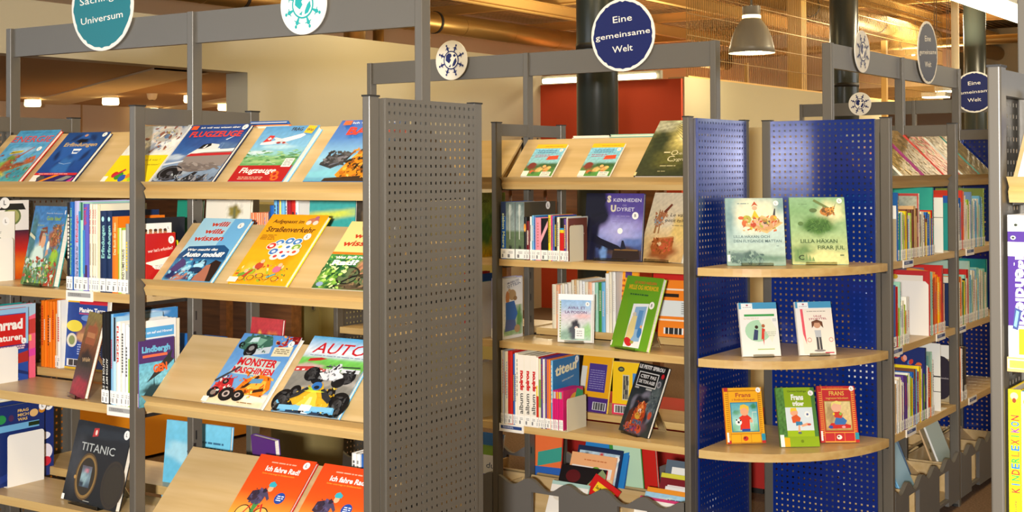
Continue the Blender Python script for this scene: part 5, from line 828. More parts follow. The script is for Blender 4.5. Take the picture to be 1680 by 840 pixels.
row(FB,-.105,.32,BZ[2]+.03,[('white',.012,.17,.15),('white',.05,.232,.15,dict(mark=0,sp=lambda k:k.r(.3,.7,.6,.72,'707070'),label='thick white spined book beside right post, fourth board'))],'at the right of the rear fourth board','white books on the rear fourth board')
# left bay strip of the blue-sign shelving
def r_gr(k): k.paint(0,0,1,1,[(0,'e0b020'),(.3,'7aa030'),(1,'98a848')],[(.3,.4,.2,.2,'4a7a28'),(.7,.3,.2,.1,'c85a30'),(.6,.6,.2,.1,'5a8a30')],.15,3); k.t('Leo',.1,.85,.06,'5a6a20',w=.3,sl=.2)
row(FB,-1.13,.03,BZ[0],[('white',.02,.27,.2),('lime',.03,.29,.22,dict(art=r_gr,label='yellow green cover in the gap beside the perforated end panel',lab=0))],'seen through the gap beside the perforated panel','books seen in the gap, second board')
row(FB,-1.15,.012,BZ[1],[('red',.02,.29),('blue',.02,.28,.2,dict(sp=lambda k:(k.r(0,.5,1,1,'3a70b0'),k.r(0,0,1,.5,'a03020')))),('lime',.022,.2),('mint',.012,.25),('white',.01,.25)],'in the gap beside the perforated panel, third board','books seen in the gap, third board')
row(FB,-1.17,.012,BZ[2],[(c,.022,.24,.2,dict(n=n_,mc='b0b0b0')) for c,n_ in (('white','white'),('e0e4e4','pale grey'),('white','off-white'),('cream','cream'))],'in the gap beside the perforated panel, fourth board','books seen in the gap, fourth board')
# book trough
def flatbook(F,x,y,z,rz,rx,W,H,T,label,col,art,roll=0,g='picture books standing in the front trough'):
    return book(label,at(F,x,y,z,rz,rx)@Matrix.Rotation(R(roll),4,'Y'),W,H,T,col,art,group=g)
ZT=-1.6+.07
def t1(k): k.r(0,0,1,1,'2a80c4'); k.sticker(.9,.9,.06)
def t2(k): k.r(0,0,1,1,'1f2c4c'); k.paint(.05,.3,.95,.93,[(0,'a8c4cc'),(1,'b8d0dc')],[(.2,.8,.12,.1,'3a3a38'),(.55,.85,.05,.08,'c02828'),(.8,.7,.2,.1,'e8e8e4')],.1,3); k.sticker(.9,.86,.06)
def t3(k): k.r(0,0,1,1,'f0b078'); k.r(.05,.3,.95,.8,'f0ece0'); k.e(.6,.74,.1,.08,'6aa030'); k.r(0,.55,1,.64,'ecc890'); k.lines(.3,.88,.8,.92,1,'c8703a')
def t4(k): k.r(0,0,1,1,'181214'); k.p([(.5,.5),(.9,1),(1,.9),(1,0),(.6,.2)],'8a9a68'); k.e(.3,.8,.16,.12,'5a1418'); 
def t5(k): k.r(0,0,1,1,'c81c1c'); k.r(.2,.72,.9,.9,'f0c828'); k.t('SenMeuTanDan',.24,.78,.06,'1a1a1a',w=.62,bold=1,sl=.1); k.e(.6,.3,.3,.2,'a01414'); k.sticker(.85,.5,.08)
def t6(k): k.r(0,0,1,1,'e8e4dc'); k.r(0,.9,1,1,'a8c8c0'); k.e(.3,.6,.2,.1,'d8d0c0'); k.sticker(.85,.8,.06)
for (x,y,rz,rx,W,H,T,lb,c,a,ro) in ((-.70,.235,-3,-18,.235,.33,.008,'tall plain blue book at the back of the front trough','blue',t1,0),(-.72,.20,-2,-20,.235,.30,.008,'navy framed picture book in the front trough','navy',t2,0),(-.735,.17,-2,-22,.235,.275,.008,'orange and white picture book in the front trough','peach',t3,0),
  (-.755,.13,0,-24,.235,.225,.008,'black and green picture book in the front trough','red',t4,0),(-.655,.10,0,-26,.15,.235,.008,'tilted red book with yellow title bar in the trough','red',t5,24),(-.755,.075,0,-26,.19,.165,.008,'low white book at the front of the trough','mint',t6,0)): flatbook(FB,x,y,ZT+.01,rz,rx,W,H,T,lb,c,a,ro)
flatbook(FB,-.56,.34,ZT+.07,6,10,.15,.26,.012,'mint green book with dark spine in the rear trough','green',lambda k:k.r(.12,0,1,1,'b8d8b8'))
flatbook(FB,-.5,.40,ZT+.07,6,10,.13,.27,.02,'red folder standing in the rear trough','red',None)
def u1(k): k.r(0,0,1,1,'5a6874'); k.r(.12,.4,.9,.9,'eceae0'); k.p([(.3,.6),(.45,.7),(.6,.62),(.5,.56)],'8aa030'); k.p([(.55,.84),(.7,.7),(.95,.86),(.9,.76),(.7,.66)],'1a1a1a'); k.r(.6,.55,.8,.64,'c03030')
def u2(k): k.r(0,0,1,1,'7a1c24'); k.r(0,.92,1,1,'d8d040'); k.r(.15,.3,1,.8,'ecdcd8'); k.lines(.3,.66,.9,.7,1,'a08080')
def u3(k): k.r(0,0,1,1,'e8922a')
def u4(k): k.paint(0,0,1,1,[(0,'8ac0dc'),(1,'9cc8e0')],[(.5,.8,.2,.1,'d8e4c8')],.05,3); k.lines(.5,.85,.8,.9,1,'3a5a70')
def u5(k): k.r(0,0,1,1,'c83a70'); k.r(.06,.1,.94,.92,'ece8e0'); k.lines(.3,.6,.8,.7,1,'a0a0a0')
def u6(k): k.r(0,0,1,1,'e8e6e0'); k.p([(.6,.4),(.8,.6),(.9,.3),(.75,.2)],'5a80b0'); k.e(.9,.2,.04,.1,'c83020')
for (x,y,rx,W,H,lb,c,a) in ((-.275,.215,-20,.25,.285,'grey book with white bird picture, right part of trough','grey',u1),(-.28,.185,-22,.25,.235,'dark red book with yellow top edge in trough','maroon',u2),(-.24,.155,-24,.24,.19,'white book with blue shape at the right of trough','white',u6),(-.32,.15,-24,.22,.178,'orange edged book in the right part of trough','orange',u3),(-.315,.125,-25,.22,.165,'sky blue picture book in the right part of trough','skyblue',u4),(-.325,.1,-26,.2,.15,'pink framed book in the right part of trough','pink',u5),(-.345,.075,-27,.19,.13,'plain white booklet lowest in the right part of trough','white',u6)): flatbook(FB,x,y,ZT+.01,-1,rx,W,H,.006,lb,c,a)
def v1(k): k.r(0,0,1,1,'e8e6dc'); k.r(0,.82,1,1,'3a80b8'); k.r(0,.68,1,.82,'8ab030'); k.t('du',.5,.5,.08,'4a5a6a',w=.3,bold=.4); k.t('côté',.4,.36,.08,'5a50a0',w=.5,bold=.4); k.e(.5,.18,.2,.14,'e05030')
book('cover lettered du côté in the gap beside the perforated panel',at(FB,-1.16,.06,ZT+.03,0,-14),.15,.31,.01,'white',v1)
book('orange and teal cover leaning behind the trough post',at(FB,-1.00,.33,ZT+.06,8,-8),.15,.32,.012,'red',lambda k:(k.r(0,0,1,1,'e87038'),k.p([(.2,.3),(1,.4),(1,.6),(.2,.5)],'3a9a88'),k.r(0,0,1,.3,'2a60b0')))
# ================================================================ blue corner
def a_lh1(k):
    k.paint(0,0,1,1,[(0,'90a898'),(.15,'a8c0b4'),(.45,'b4ccc8'),(.7,'c0d4cc'),(1,'90b0ac')],[(.5,.75,.36,.22,'ece4c0',.5),(.25,.12,.3,.08,'5a7470',.5),(.6,.1,.5,.05,'6a8a78',.5),(.05,.7,.1,.3,'7a9a9c',.6),(.95,.9,.1,.1,'7a9a9c',.6),(.4,.15,.1,.06,'4a6460')],.05,4)
    k.p([(.34,.58),(.7,.47),(.99,.63),(.62,.74)],'d8b478'); k.p([(.38,.58),(.7,.5),(.94,.63),(.62,.71)],'c89a68'); k.e(.62,.62,.14,.06,'e0a890',14,-10); k.e(.7,.64,.06,.05,'4a4a48'); k.p([(.44,.7),(.5,.82),(.58,.7)],'d8b830'); k.e(.5,.85,.045,.04,'e0a888'); k.p([(.44,.87),(.5,.95),(.56,.88),(.5,.9)],'b8502c'); k.e(.36,.68,.08,.07,'a8a848'); k.e(.32,.62,.05,.06,'c86a3c'); k.e(.26,.7,.05,.03,'c8603c'); k.p([(.8,.7),(.84,.84),(.86,.84),(.85,.7)],'3a3a40'); k.e(.82,.7,.06,.05,'c88a48'); k.e(.47,.6,.05,.04,'b84a30')
    k.clutter(.3,.5,.92,.72,'d8b478 c86a3c b8502c e0a890 a8783c 8a5a3c d8b830 a8a848',80,20,.035); k.clutter(.0,.02,.6,.2,'5a7470 4a6460 7a9488 8aa498',60,21,.05,.4); k.t('LILLA HÄXAN OCH',.12,.4,.04,'4a6468',w=.62,bold=.4); k.t('DEN FLYGANDE MATTAN',.12,.335,.04,'4a6468',w=.82,bold=.4); k.lines(.2,.9,.4,.93,1,'708888'); k.lines(.85,.27,.92,.29,1,'5a7070'); k.sticker(.87,.92,.045); k.r(0,.05,.05,.15,'e8ece4')
def a_lh2(k):
    k.paint(0,0,1,1,[(0,'c8cc8c'),(.15,'b8c488'),(.5,'98b888'),(.8,'7fa878'),(1,'88b088')],[(.75,.78,.2,.14,'e8e0b0',.5),(.5,.57,.28,.13,'4f7a3c',.35),(.48,.57,.22,.09,'426a34',.3),(.2,.16,.2,.12,'6a8a58',.4),(.6,.1,.3,.1,'dcd898',.5)],.07,4)
    for i in range(26): a=2*math.pi*i/26; k.p([(.5+.2*math.cos(a),.57+.08*math.sin(a)),(.5+.29*math.cos(a+.04),.57+.14*math.sin(a+.04)),(.5+.2*math.cos(a+.09),.57+.08*math.sin(a+.09))],'55803f')
    k.p([(.42,.94),(.45,.97),(.72,.84),(.7,.81)],'6a7a48'); k.e(.42,.8,.07,.04,'5a7048'); k.e(.66,.78,.12,.08,'b8783c',12); k.e(.74,.8,.06,.05,'d8a050'); k.e(.62,.8,.05,.05,'6a5030'); k.p([(.78,.82),(.84,.92),(.8,.82)],'3a3a30'); k.e(.18,.6,.05,.04,'5a7a48')
    k.clutter(.3,.5,.7,.64,'4f7a3c 426a34 6a9450 35582c',90,22,.05,.15); k.clutter(.58,.72,.8,.85,'b8783c 8a5a30 d8a050 6a5030',40,23,.03)
    for i in range(6): k.p([(.04+.06*i,.04),(.07+.06*i,.26-.03*i),(.1+.06*i,.04)],'7a9860')
    k.t('C',.11,.06,.07,'2a3a28',w=.1,bold=1)
    k.t('LILLA HÄXAN',.16,.31,.055,'34502c',w=.66,bold=.6); k.t('FIRAR JUL',.46,.215,.055,'34502c',w=.48,bold=.6); k.lines(.15,.88,.34,.9,1,'5a7a58'); k.sticker(.9,.94,.05); k.r(.85,.12,.92,.135,'4a6040')
stood(FW,-2.342,4.875,BZ[0],33,.236,.279,.012,14,'pale blue-green book Lilla häxan och den flygande mattan','mint',a_lh1,spc='9ab8b0',fw='Lilla häxan flying carpet book',group='books in the blue corner')
stood(FW,-2.139,5.06,BZ[0],31.5,.227,.287,.014,19,'green book titled Lilla häxan firar jul with fir tree','mint',a_lh2,spc='6a9860',fw='green Lilla häxan firar jul book',group='books in the blue corner')
def wrapb(k,body):
    k.r(0,0,1,1,'e8e6e0'); k.r(0,.88,1,1,'4a98c0'); k.r(.06,.87,.36,.985,'eceeec'); k.e(.22,.95,.03,.02,'a04a60'); k.lines(.1,.9,.32,.92,1,'909098'); body(k)
def b1(k): k.r(.12,.74,.92,.78,'3f9a50'); k.lines(.1,.68,.5,.72,2,'c8b8a0'); k.e(.45,.47,.34,.28,'a8d0b0'); k.p([(.5,.66),(.8,.7),(.95,.5),(.8,.25),(.7,.4)],'e0e4d0'); k.e(.42,.54,.045,.045,'3a2a20'); k.p([(.3,.3),(.36,.5),(.46,.48),(.42,.3)],'3a4468'); k.e(.6,.56,.045,.045,'a8603a'); k.p([(.52,.3),(.56,.52),(.64,.5),(.6,.34),(.58,.2),(.56,.32)],'d04030'); k.lines(.6,.36,.92,.46,3,'b8b8a8'); k.r(.4,.12,.85,.135,'a8c050'); k.r(.86,.64,.96,.7,'c8ccc8')
def b2(k):
    k.r(.12,.02,1,.86,'eae2d4'); k.p([(.12,.86),(.19,.86),(.22,.2),(.14,.4)],'e05a68'); k.lines(.3,.8,.85,.83,1,'90887c'); k.t('LILLE',.48,.71,.035,'a8485c',w=.22,rot=-2); k.t('STORYTEL',.34,.65,.035,'a8485c',w=.5,rot=2); k.e(.55,.56,.1,.09,'c89878',14); k.p([(.4,.5),(.4,.62),(.55,.66),(.7,.62),(.72,.5),(.66,.54),(.62,.6),(.48,.6),(.45,.54)],'6a4430'); k.p([(.48,.32),(.46,.46),(.64,.46),(.64,.32)],'b8bcc0'); k.p([(.49,.1),(.49,.33),(.55,.33),(.56,.1)],'4a4a4c'); k.p([(.58,.1),(.57,.33),(.63,.33),(.64,.1)],'4a4a4c'); k.e(.56,.08,.16,.03,'8a8480')
    for x,y in ((.3,.28),(.9,.28)): k.e(x,y,.06,.06,'c86a60'); k.e(x,y,.048,.045,'eae2d4')
    k.r(.7,.03,.95,.05,'c83a58')
stood(FW,-2.262,4.845,BZ[1],43,.158,.218,.02,16,'plastic-wrapped booklet with green circle, left on the middle corner shelf','white',lambda k:wrapb(k,b1),fw='left wrapped corner booklet',group='books in the blue corner')
stood(FW,-2.086,5.004,BZ[1],43,.152,.218,.02,16,'plastic-wrapped booklet with pigtailed girl, right on middle corner shelf','white',lambda k:wrapb(k,b2),fw='right wrapped corner booklet',group='books in the blue corner')
def fr(title,sub,body,c1,c2,pic):
    def f(k):
        k.r(0,0,1,1,c1); 
        for i in range(22):
            for x in (.02,.89): k.r(x+.005,.12+.036*i,x+.075,.12+.036*i+.016,c2)
        k.r(0,.93,1,.95,c2); k.r(.1,0,.112,1,c2); k.r(.885,0,.897,1,c2); k.r(0,.93,.1,1,'b82a28'); k.lines(.25,.96,.7,.975,1,c2)
        k.t(title,.5,.83,.075,sub[1],w=.4,bold=.8,al='c'); k.t(sub[0],.5,.765,.04,sub[1],w=.6,bold=.2,al='c'); k.r(.14,.205,.86,.735,sub[2]); pic(k); k.r(.1,.165,.9,.18,c2); k.r(.36,.02,.37,.165,c2); k.r(.62,.02,.63,.165,c2); k.e(.48,.09,.07,.06,sub[3]); k.e(.46,.1,.03,.02,'5a2c1c'); k.r(.9,.05,1,.17,'2a90a8'); k.r(0,0,.1,.06,'b82a28'); k.r(.9,0,1,.05,'b82a28'); k.r(0,.03,.05,.2,'f0f0ea'); k.r(.1,.0,.9,.02,c2); k.sticker(.9,.95,.065)
    return f
def q1(k): k.paint(.165,.22,.835,.72,[(0,'4a9a58'),(.22,'60b070'),(.3,'88c8c0'),(1,'58a8b8')],[(.3,.55,.1,.04,'3a8858'),(.75,.66,.08,.05,'3a8858'),(.5,.35,.3,.2,'a8d8c8',.6)],.05,2); k.r(.7,.3,.71,.56,'e0e0d0'); k.r(.7,.55,.82,.56,'e0e0d0'); k.p([(.36,.24),(.38,.42),(.34,.46),(.48,.52),(.56,.52),(.68,.44),(.62,.42),(.62,.24)],'d83420'); k.e(.5,.57,.11,.11,'e8a880',14); k.p([(.38,.6),(.4,.68),(.5,.7),(.62,.66),(.62,.58),(.5,.64)],'e8c040'); k.e(.33,.38,.085,.08,'e8ece8',14); k.e(.33,.38,.03,.03,'202028',8); k.e(.28,.42,.02,.02,'202028',8); k.e(.38,.41,.02,.02,'202028',8); k.e(.66,.4,.04,.05,'e8a880',8); k.r(.4,.22,.62,.26,'30489a')
def q3(k): k.paint(.165,.22,.835,.72,[(0,'b8905a'),(.3,'d8bc80'),(1,'dcc88c')],[(.3,.5,.12,.2,'a89060',.4)],.08,2); k.p([(.2,.26),(.3,.24),(.8,.25),(.82,.3),(.6,.34),(.3,.34)],'c8281e'); k.e(.28,.27,.06,.04,'3a50a0'); k.e(.62,.27,.05,.03,'e8a0a0'); k.p([(.38,.34),(.44,.46),(.62,.44),(.72,.38),(.66,.31),(.4,.31)],'3a70b0'); k.p([(.4,.44),(.36,.52),(.5,.56),(.62,.5),(.58,.42)],'c83a28'); k.e(.46,.62,.14,.13,'e8b090',14); k.p([(.32,.62),(.34,.7),(.48,.735),(.6,.7),(.58,.66),(.4,.69)],'e8d878'); k.e(.56,.5,.04,.04,'90b040'); k.e(.38,.5,.03,.03,'e8d030')
stood(FW,-2.344,4.865,BZ[2],42,.16,.225,.018,15,'orange book Frans with boy holding football, lower corner shelf','orange',fr('Frans',('i fotbollslaget','a83a28','2a80a0','c83020'),0,'f0ac18','b87810',q1),st=False,group='books in the blue corner')
def a_f2(k):
    k.r(0,0,1,1,'8aa818'); k.paint(0,.17,.2,1,[(0,'4a7a38'),(1,'55863c')],[],.2,3,.004); k.r(.9,.17,1,1,'4a7a38'); k.t('Christine Nöstlinger',.3,.92,.03,'2c3a18',w=.5,bold=.6); k.t('Frans',.38,.79,.09,'f0f0ea',w=.32,bold=2); k.t('trikser',.4,.69,.075,'f0f0ea',w=.3,bold=1.6); k.r(.2,.17,.9,.66,'d4e0e4'); k.r(.2,.17,.9,.27,'9ab818')
    k.e(.42,.57,.1,.09,'e8a880',14); k.p([(.32,.58),(.34,.65),(.48,.655),(.5,.6),(.4,.6)],'e8c838'); k.p([(.36,.4),(.34,.5),(.48,.54),(.58,.48),(.54,.4)],'d85a28'); k.p([(.44,.35),(.44,.42),(.6,.42),(.62,.36)],'3a80a8'); k.p([(.56,.36),(.74,.4),(.78,.36),(.6,.33)],'e8a880'); k.p([(.48,.24),(.5,.36),(.54,.36),(.54,.24)],'e8a880'); k.e(.76,.54,.075,.08,'eceee8',14); k.e(.76,.54,.03,.03,'4a5a90',8); k.e(.78,.37,.05,.03,'c85040'); k.e(.52,.23,.05,.03,'5a6a70'); k.r(0,0,.1,.2,'f0f0ea'); k.r(.1,0,.24,.15,'e8a81c'); k.e(.56,.09,.04,.04,'6a8010'); k.sticker(.9,.9,.07)
stood(FW,-2.141,4.935,BZ[2],38,.158,.24,.022,22,'green book titled Frans trikser, lower corner shelf','green',a_f2,st=False,spc='4a7a38',group='books in the blue corner')
stood(FW,-2.04,5.105,BZ[2],36,.155,.229,.02,18,'red book FRANS with seated child, behind the green one','red',fr('FRANS',('tegneserieboken','e0b850','a87828','f0ece0'),0,'c02a2c','e8a040',q3),st=False,spc='c03030',group='books in the blue corner')
# ================================================================ receding shelving on the right
def gen(seed,length,h0,h1,pal,d=.17):
    rd=random.Random(seed); out=[]; x=0
    while x<length-.006:
        t=min(rd.choice([.008,.01,.012,.014,.018,.022]),length-x+.002); out.append((rd.choice(pal),t,rd.uniform(h0,h1),d)); x+=t
    return out
P1=['cream','white','blue','yellow','lime','charcoal','brown','tan','red','teal','pink','grey','skyblue']
P2=['orange','green','cream','mint','red','yellow','black','navy','peach']
def oval(k): k.r(0,0,1,1,'a89878'); k.r(0,.76,1,1,'ece8dc'); k.e(.62,.42,.3,.52,'2c2430',24); k.t('Comic',.62,.4,.03,'a8a0a0',w=.36,al='c')
def bend(x,z,h,d,label,art=None): 
    t=thing('bookend',label,'bookend',at(FC,x,.02,z,90)); r=.015; pts=[(0,.002),(d,.002),(d,h-r),(d-r,h),(r,h),(0,h-r)]
    MB().prism(pts[::-1],0,.002,'y').obj('upright_plate','white',t); MB().box(0,d,-.09,.0,.0,.002).obj('base_plate','white',t)
    if art: k=Ink(d,h); art(k); o=k.mb('back').obj('plate_print','ink',t); o.location=(d,.002,0)
GRR='books on the receding shelving'
def bk(c): return lambda k:k.r(0,0,1,1,c)
def c_pic(k): k.r(0,0,1,1,'b4443c'); k.paint(.05,.04,.97,.96,[(0,'a8a490'),(1,'a4a894')],[(.5,.8,.2,.1,'8a9488'),(.4,.4,.3,.2,'b8a888')],.12,3)
def c_star(k): k.r(0,0,1,1,'1f3c98'); [k.e(.1+.17*i%.9,.1+.23*i%.85,.02,.02,'e8ecf4',6) for i in range(9)]; k.r(.85,0,1,.3,'c82a3a')
def c_mint(k): k.r(0,0,1,1,'98ccb0'); k.p([(.3,.9),(.5,.82),(.8,.95),(.7,.85),(.5,.78)],'203028'); k.r(0,.4,1,.45,'b8c0c8')
def c_redf(k): k.r(0,0,1,1,'b8282a'); k.r(.06,.05,.88,.93,'e4dccc'); k.e(.3,.9,.06,.05,'c8a030')
def c_red2(k): k.r(0,0,1,1,'c82820'); k.p([(0,.96),(.7,.96),(.8,.7),(.2,.6)],'7a6a70'); k.p([(.4,.96),(.9,.9),(.8,.3),(.5,.4)],'e0943c')
def c_drag(k):
    k.r(0,0,1,1,'1c2c68')
    for i in range(26): k.e(.12+.31*i%.8,.5+.137*i%.44,.05,.035,['d86a2c','e8a090','4a80b8','c83a30','e8c8a0','d87a30'][i%6],8,40*i)
def c_grn(k): k.r(0,0,1,1,'7a9480'); k.r(.1,.1,.95,.94,'5a8478')
row(FC,.134,.015,BZ[0],[('blue',.02,.29,.23,dict(back=bk('1c5a98')))]+gen(3,.26,.17,.23,P1)+[('e0d8c8',.014,.282,.2,dict(n='ivory picture',back=c_pic))]+gen(5,.19,.15,.21,P1)+[('teal',.018,.305,.27,dict(back=bk('2a9a88')))],'in the second row of the receding shelving',GRR,side='near end',lab=True)
bend(.128,BZ[0],.235,.2,'beige bookend with dark oval, second row of receding shelving',oval); bend(.78,BZ[0],.27,.2,'tall white bookend beyond the teal book',lambda k:(k.r(0,0,1,1,'e8e6dc'),k.r(0,.6,1,.61,'303030'),k.r(0,.95,1,1,'c8301c')))
row(FC,.97,.015,BZ[0],gen(9,.10,.2,.27,P1)+[('red',.016,.285,.24,dict(back=bk('d83a1c'))),('orange',.02,.28,.2),('white',.03,.26,.2,dict(sp=lambda k:(k.p([(.2,.2),(.9,.5),(.4,.7),(.6,.5)],'8a3048'))))]+gen(10,.08,.2,.26,P1)+[('6a88b0',.02,.275,.22,dict(n='slate blue',back=bk('6a8ab4')))]+gen(11,.2,.2,.26,['skyblue','white','mint'])+[('lime',.02,.29,.24,dict(back=bk('7a8a40')))],'in the far bay, second row',GRR,side='near end')
row(FC,.065,.015,BZ[1],[('blue',.045,.262,.18,dict(back=c_star,mark=0)),('red',.014,.255,.17)]+gen(23,.03,.14,.2,['orange','lime'])+[('mint',.014,.272,.2,dict(back=c_mint))]+gen(21,.09,.14,.2,['orange','lime','white','cream','white'])+[('white',.02,.2)],'in the third row of the receding shelving',GRR,side='near end')
bend(.555,BZ[1],.245,.2,'large white bookend in the third row of the receding shelving'); row(FC,.558,.015,BZ[1],[('red',.022,.29,.22,dict(back=c_redf)),('mint',.02,.285,.2),('black',.012,.24)]+gen(22,.12,.22,.27,['orange','c8501c','orange','yellow'])+[('red',.03,.305,.27,dict(back=c_red2)),('peach',.014,.22),('cream',.016,.2)],'after the white bookend of the third row',GRR,side='near end')
row(FC,.97,.015,BZ[1],gen(31,.18,.2,.25,P2)+[('red',.02,.26),('mint',.02,.3,.25,dict(back=bk('a8c4b0')))]+gen(32,.3,.2,.26,['mint','skyblue','cream','tan','white'])+[('teal',.02,.29,.2)],'in the far bay, third row',GRR,side='near end')
bend(.088,BZ[2],.29,.20,'tall beige bookend with dark oval, fourth row of receding shelving',oval)
row(FC,.094,.015,BZ[2],gen(41,.07,.2,.24,['cream','black','tan','white'])+gen(42,.33,.19,.25,['cream','purple','blue','white','skyblue','brown','green','red','lime','yellow','navy','peach'])+[('navy',.018,.315,.27,dict(back=c_drag))]+gen(43,.06,.2,.25,['red','white','orange'])+[('mint',.014,.29,.2,dict(back=c_grn,n='grey-green')),('red',.01,.22),('white',.02,.25)],'in the fourth row of the receding shelving',GRR,side='near end')
bend(.72,BZ[2],.31,.2,'white ruled bookend at the end of the fourth row',lambda k:(k.r(0,0,1,1,'dcdcd4'),k.r(0,.5,1,.52,'303030'),k.r(0,.28,1,.29,'303030'))); bend(.98,BZ[2],.27,.2,'beige bookend with dark oval in the far bay, fourth row',oval)
row(FC,1.02,.015,BZ[2],[('orange',.012,.26),('white',.02,.25),('purple',.01,.25),('black',.05,.255,.15,dict(sp=lambda k:k.r(.1,0,.9,.28,'b8b8b0'),back=bk('241814')))],'in the far bay, fourth row',GRR,side='near end')
def a_dress(k): k.paint(0,0,1,1,[(0,'b8b890'),(.3,'8a9878'),(1,'6a7c70')],[(.5,.4,.14,.3,'c8b888'),(.6,.8,.2,.03,'9c4448'),(.7,.2,.3,.1,'c8c098')],.12,4); k.p([(.55,.2),(.5,.45),(.62,.52),(.8,.4),(.8,.2),(.7,.14)],'c83a2c'); k.p([(.35,.1),(.36,.5),(.48,.56),(.5,.2)],'d8c898'); k.e(.42,.6,.06,.05,'5a5040'); k.e(.64,.57,.05,.05,'d8c0a0')
stood(FC,1.16,.12,BZ[2],14,.25,.31,.02,16,'grey-green picture book with red dress in the far bay','white',a_dress,fw='grey-green far picture book')
# sloping display of the receding shelving
def dz(cols,sd,f=None):
    def g_(k):
        k.r(0,0,1,1,cols.split()[0]); k.clutter(.03,.03,.97,.97,cols,160,sd,.08)
        if f: f(k)
    return g_
def d1(k): k.paint(0,0,1,1,[(0,'3c5a62'),(1,'5a7880')],[(.6,.45,.14,.2,'c85a38',.2),(.5,.15,.3,.1,'a88a68')],.12,3)
def d2(k): k.paint(0,0,1,1,[(0,'b8a060'),(.4,'a89050'),(1,'a8a080')],[(.45,.42,.25,.16,'c8a41c',.3),(.6,.15,.3,.1,'8a8a38')],.12,4); k.lines(.2,.8,.7,.86,1,'6a6050'); k.p([(.3,.6),(.5,.52),(.45,.48)],'4a4430')
def d3(k): k.paint(0,0,1,1,[(0,'a89048'),(.5,'8a7858'),(1,'8c7a58')],[(.5,.3,.3,.1,'6a6048'),(.6,.1,.4,.06,'b8a040')],.15,5); k.r(.1,.66,.9,.68,'b0a088')
def d4(k): k.r(0,0,1,1,'b83828'); k.p([(.2,.3),(.3,.8),(.6,.7),(.8,.3)],'b88a48'); k.e(.5,.5,.12,.1,'6a8a38'); k.lines(.2,.85,.8,.92,1,'d8a070')
def d5(k): k.paint(0,0,1,1,[(0,'8a8468'),(1,'a8987c')],[(.5,.6,.3,.15,'6a6450')],.15,6)
GC_='face-out picture books on the receding display shelf'
for x,W,H,T,lb,c,a,sc in ((.04,.22,.26,.012,'blue-grey picture book with red shape, nearest on receding display','3c5a62',d1,'2a4a80'),(.30,.24,.30,.022,'ochre picture book with thick white edge on receding display','cream',dz('8a7848 a89050 7a6a3c c0a468 5a5434 c8a41c b8a888',51),'efe8d8'),(.60,.26,.285,.02,'brown picture book with magenta spine on receding display','brown',dz('7a6440 8a7450 5a4c34 a08048 6a5a4c 94806a',52),'8c2c68'),
  (.90,.26,.26,.012,'red picture book behind the second post of receding display','red',dz('a83020 b8442c 8a2418 b88a48 6a7a38 c86a40',53),'c03830'),(1.20,.26,.28,.02,'grey-brown picture book in the far bay display','tan',dz('7a7058 8c806a 5c5444 a08c70 6a4a3c 90705a',54),'d0d8c8'),(1.50,.24,.27,.014,'teal spined picture book at the far display end','tan',dz('6a6450 7c7060 90805c 4c4838',55),'3a8a80')):
    b_=book(lb,lean45(FC,x,-.033,T),W,H+.015,T,c,a,spinecol=sc,group=GC_)
# trough of the receding shelving
def w1(k): k.r(0,0,1,1,'c8ccc4'); k.paint(0,.5,1,1,[(0,'a85a2c'),(1,'8aa040')],[(.4,.8,.2,.1,'c83a20')],.2,3)
for (x,y,rx,W,H,lb,c,a) in ((.05,.20,-20,.26,.30,'orange and green cover in the near end of the right trough','cream',w1),(.09,.16,-22,.26,.25,'grey patterned cover in the right trough','grey',d5),(.60,.22,-16,.2,.30,'dark blue cover in the right trough','blue',lambda k:(k.r(0,0,1,1,'1f5a90'),k.e(.6,.6,.3,.2,'b02838'))),(.55,.18,-18,.2,.28,'blue and red cover in the right trough','blue',lambda k:(k.r(0,0,1,1,'2a70a8'),k.e(.6,.6,.25,.14,'a82040'))),(.47,.15,-20,.2,.26,'light blue cover in the right trough','skyblue',bk('5ab0d0')),(.42,.12,-20,.18,.25,'pale blue booklet in the right trough','skyblue',bk('a8d4e4')),(1.02,.16,-18,.2,.31,'patterned beige cover in the far trough','tan',lambda k:(k.r(0,0,1,1,'c8b48c'),[k.e(.1+.37*i%.85,.1+.23*i%.85,.05,.05,['8a3a3a','7a6a30'][i%2],8) for i in range(30)])),(1.0,.12,-18,.2,.28,'green white cover in the far trough','white',bk('b8c8b8'))): flatbook(FC,x,y-.02,ZT+.07,0,rx-4,W,H,.01,lb,c,a,g='books in the right trough')
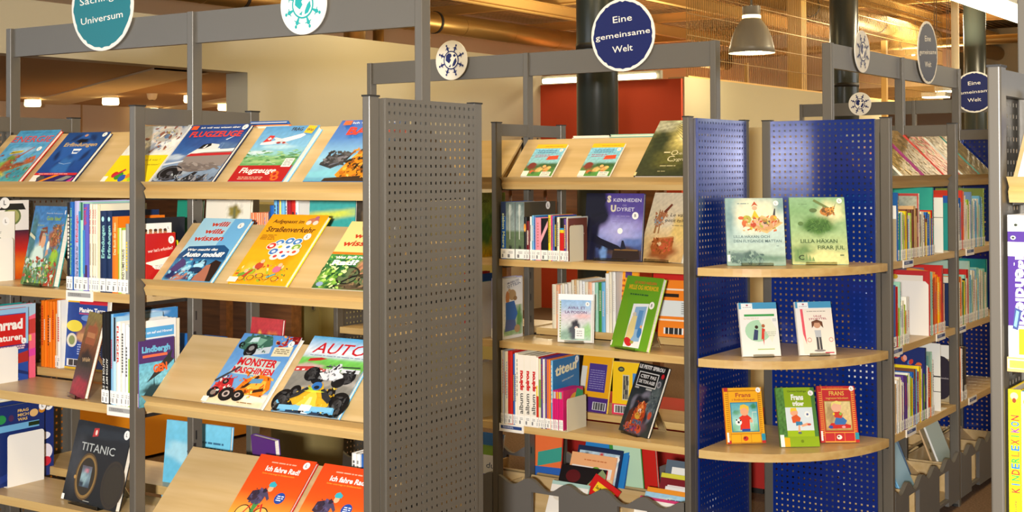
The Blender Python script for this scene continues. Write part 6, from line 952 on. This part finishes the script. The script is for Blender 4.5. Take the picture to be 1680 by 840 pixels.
# ================================================================ nearest shelving
def s_jug(k):
    k.r(0,0,1,1,'eeece8'); k.r(0,.22,1,.885,'45257e'); k.e(.3,.93,.13,.1,'b8c0a8',16); k.e(.3,.93,.06,.05,'2a3028',12); k.e(.2,.84,.1,.08,'b8c8b0',14); k.e(.2,.84,.05,.04,'2a3028',10); k.r(0,.71,.7,.81,'eeece8')
    spt(k,'Jugendlexikon',.02,.80,.42,'e4e0f0',0,.5,1.6); k.r(0,.0,1,.22,'eeece8'); k.p([(.15,.2),(.35,.19),(.5,.33),(.25,.35)],'3a4a80'); k.p([(.2,.22),(.3,.21),(.4,.32),(.3,.33)],'7ab0dc'); k.r(.38,.02,.75,.2,'f0d418')
def s_kin(k):
    k.r(0,0,1,1,'f2dc10'); k.e(.45,.955,.3,.3,'e8c890',14); k.e(.45,.925,.16,.2,'8a3a1c',10)
    x=.30
    for i,(c,col) in enumerate(zip('KINDERLEXIKON',['c83a28','2a70b0','3a9a48','c83a28','2a70b0','3a9a48','e07a20','2a70b0','c83a28','3a9a48','8a3a90','2a70b0','c83a28'])): k.t(c,.8,.29+.0415*i+(.012 if c=='I' else 0),.6*k.W/k.H,col,w=.036*k.H/k.W if c!='I' else .009*k.H/k.W,rot=90,bold=1.2)
    spt(k,'A-Z',.85,.9,.3,'c89010',1,.6); spt(k,'Das große',.06,.24,.18,'c85a28',1,.5)
def s_gru(k): k.r(0,0,1,1,'bcd4e8'); k.e(.5,.93,.4,.34,'e8c010',16); k.e(.5,.93,.18,.14,'4a2a10',12); spt(k,'Grundschulwissen',.36,.86,.52,'c83a38',1,.5,1.5); spt(k,'Mein großes',.08,.33,.35,'8ab0d4',1,.5,1)
GD='thick reference books on the nearest shelving'
row(FD,.006,.012,-.39,[('white',.055,.292,.22,dict(sp=s_jug,label='thick purple and white Jugendlexikon book at the right edge',lab=0)),('navy',.03,.29,.22,dict(lab=0)),('yellow',.04,.28,.22,dict(lab=0))],'beside the Jugendlexikon book',GD)
o=MB().box(.008,.075,.003,.006,-.412+ZF,-.393+ZF).obj('label_strip','white',D_); k=Ink(.06,.016); k.r(0,0,1,1,'f0e04a'); k.t('WISSEN A-Z',.08,.25,.5,'8a8a40',w=.84,bold=.3); o=k.mb('front').obj('label_print','matte',D_); o.location=(.011,.0028,-.411+ZF)
row(FD,.004,.012,-.755,[('yellow',.027,.298,.22,dict(sp=s_kin,label='yellow spined KINDERLEXIKON book at the lower right edge',lab=0)),('skyblue',.036,.296,.22,dict(sp=s_gru,label='pale blue Grundschulwissen book beside the yellow one',lab=0)),('white',.03,.29,.22,dict(lab=0))],'beside the Grundschulwissen book',GD)
def a_edge(k): k.r(0,0,1,1,'e8e6e0'); k.r(.1,.25,1,.7,'24489a')
face(FD,.02,-.019,.22,.27,.02,'white and blue display book at the right picture edge','cream',a_edge,None)
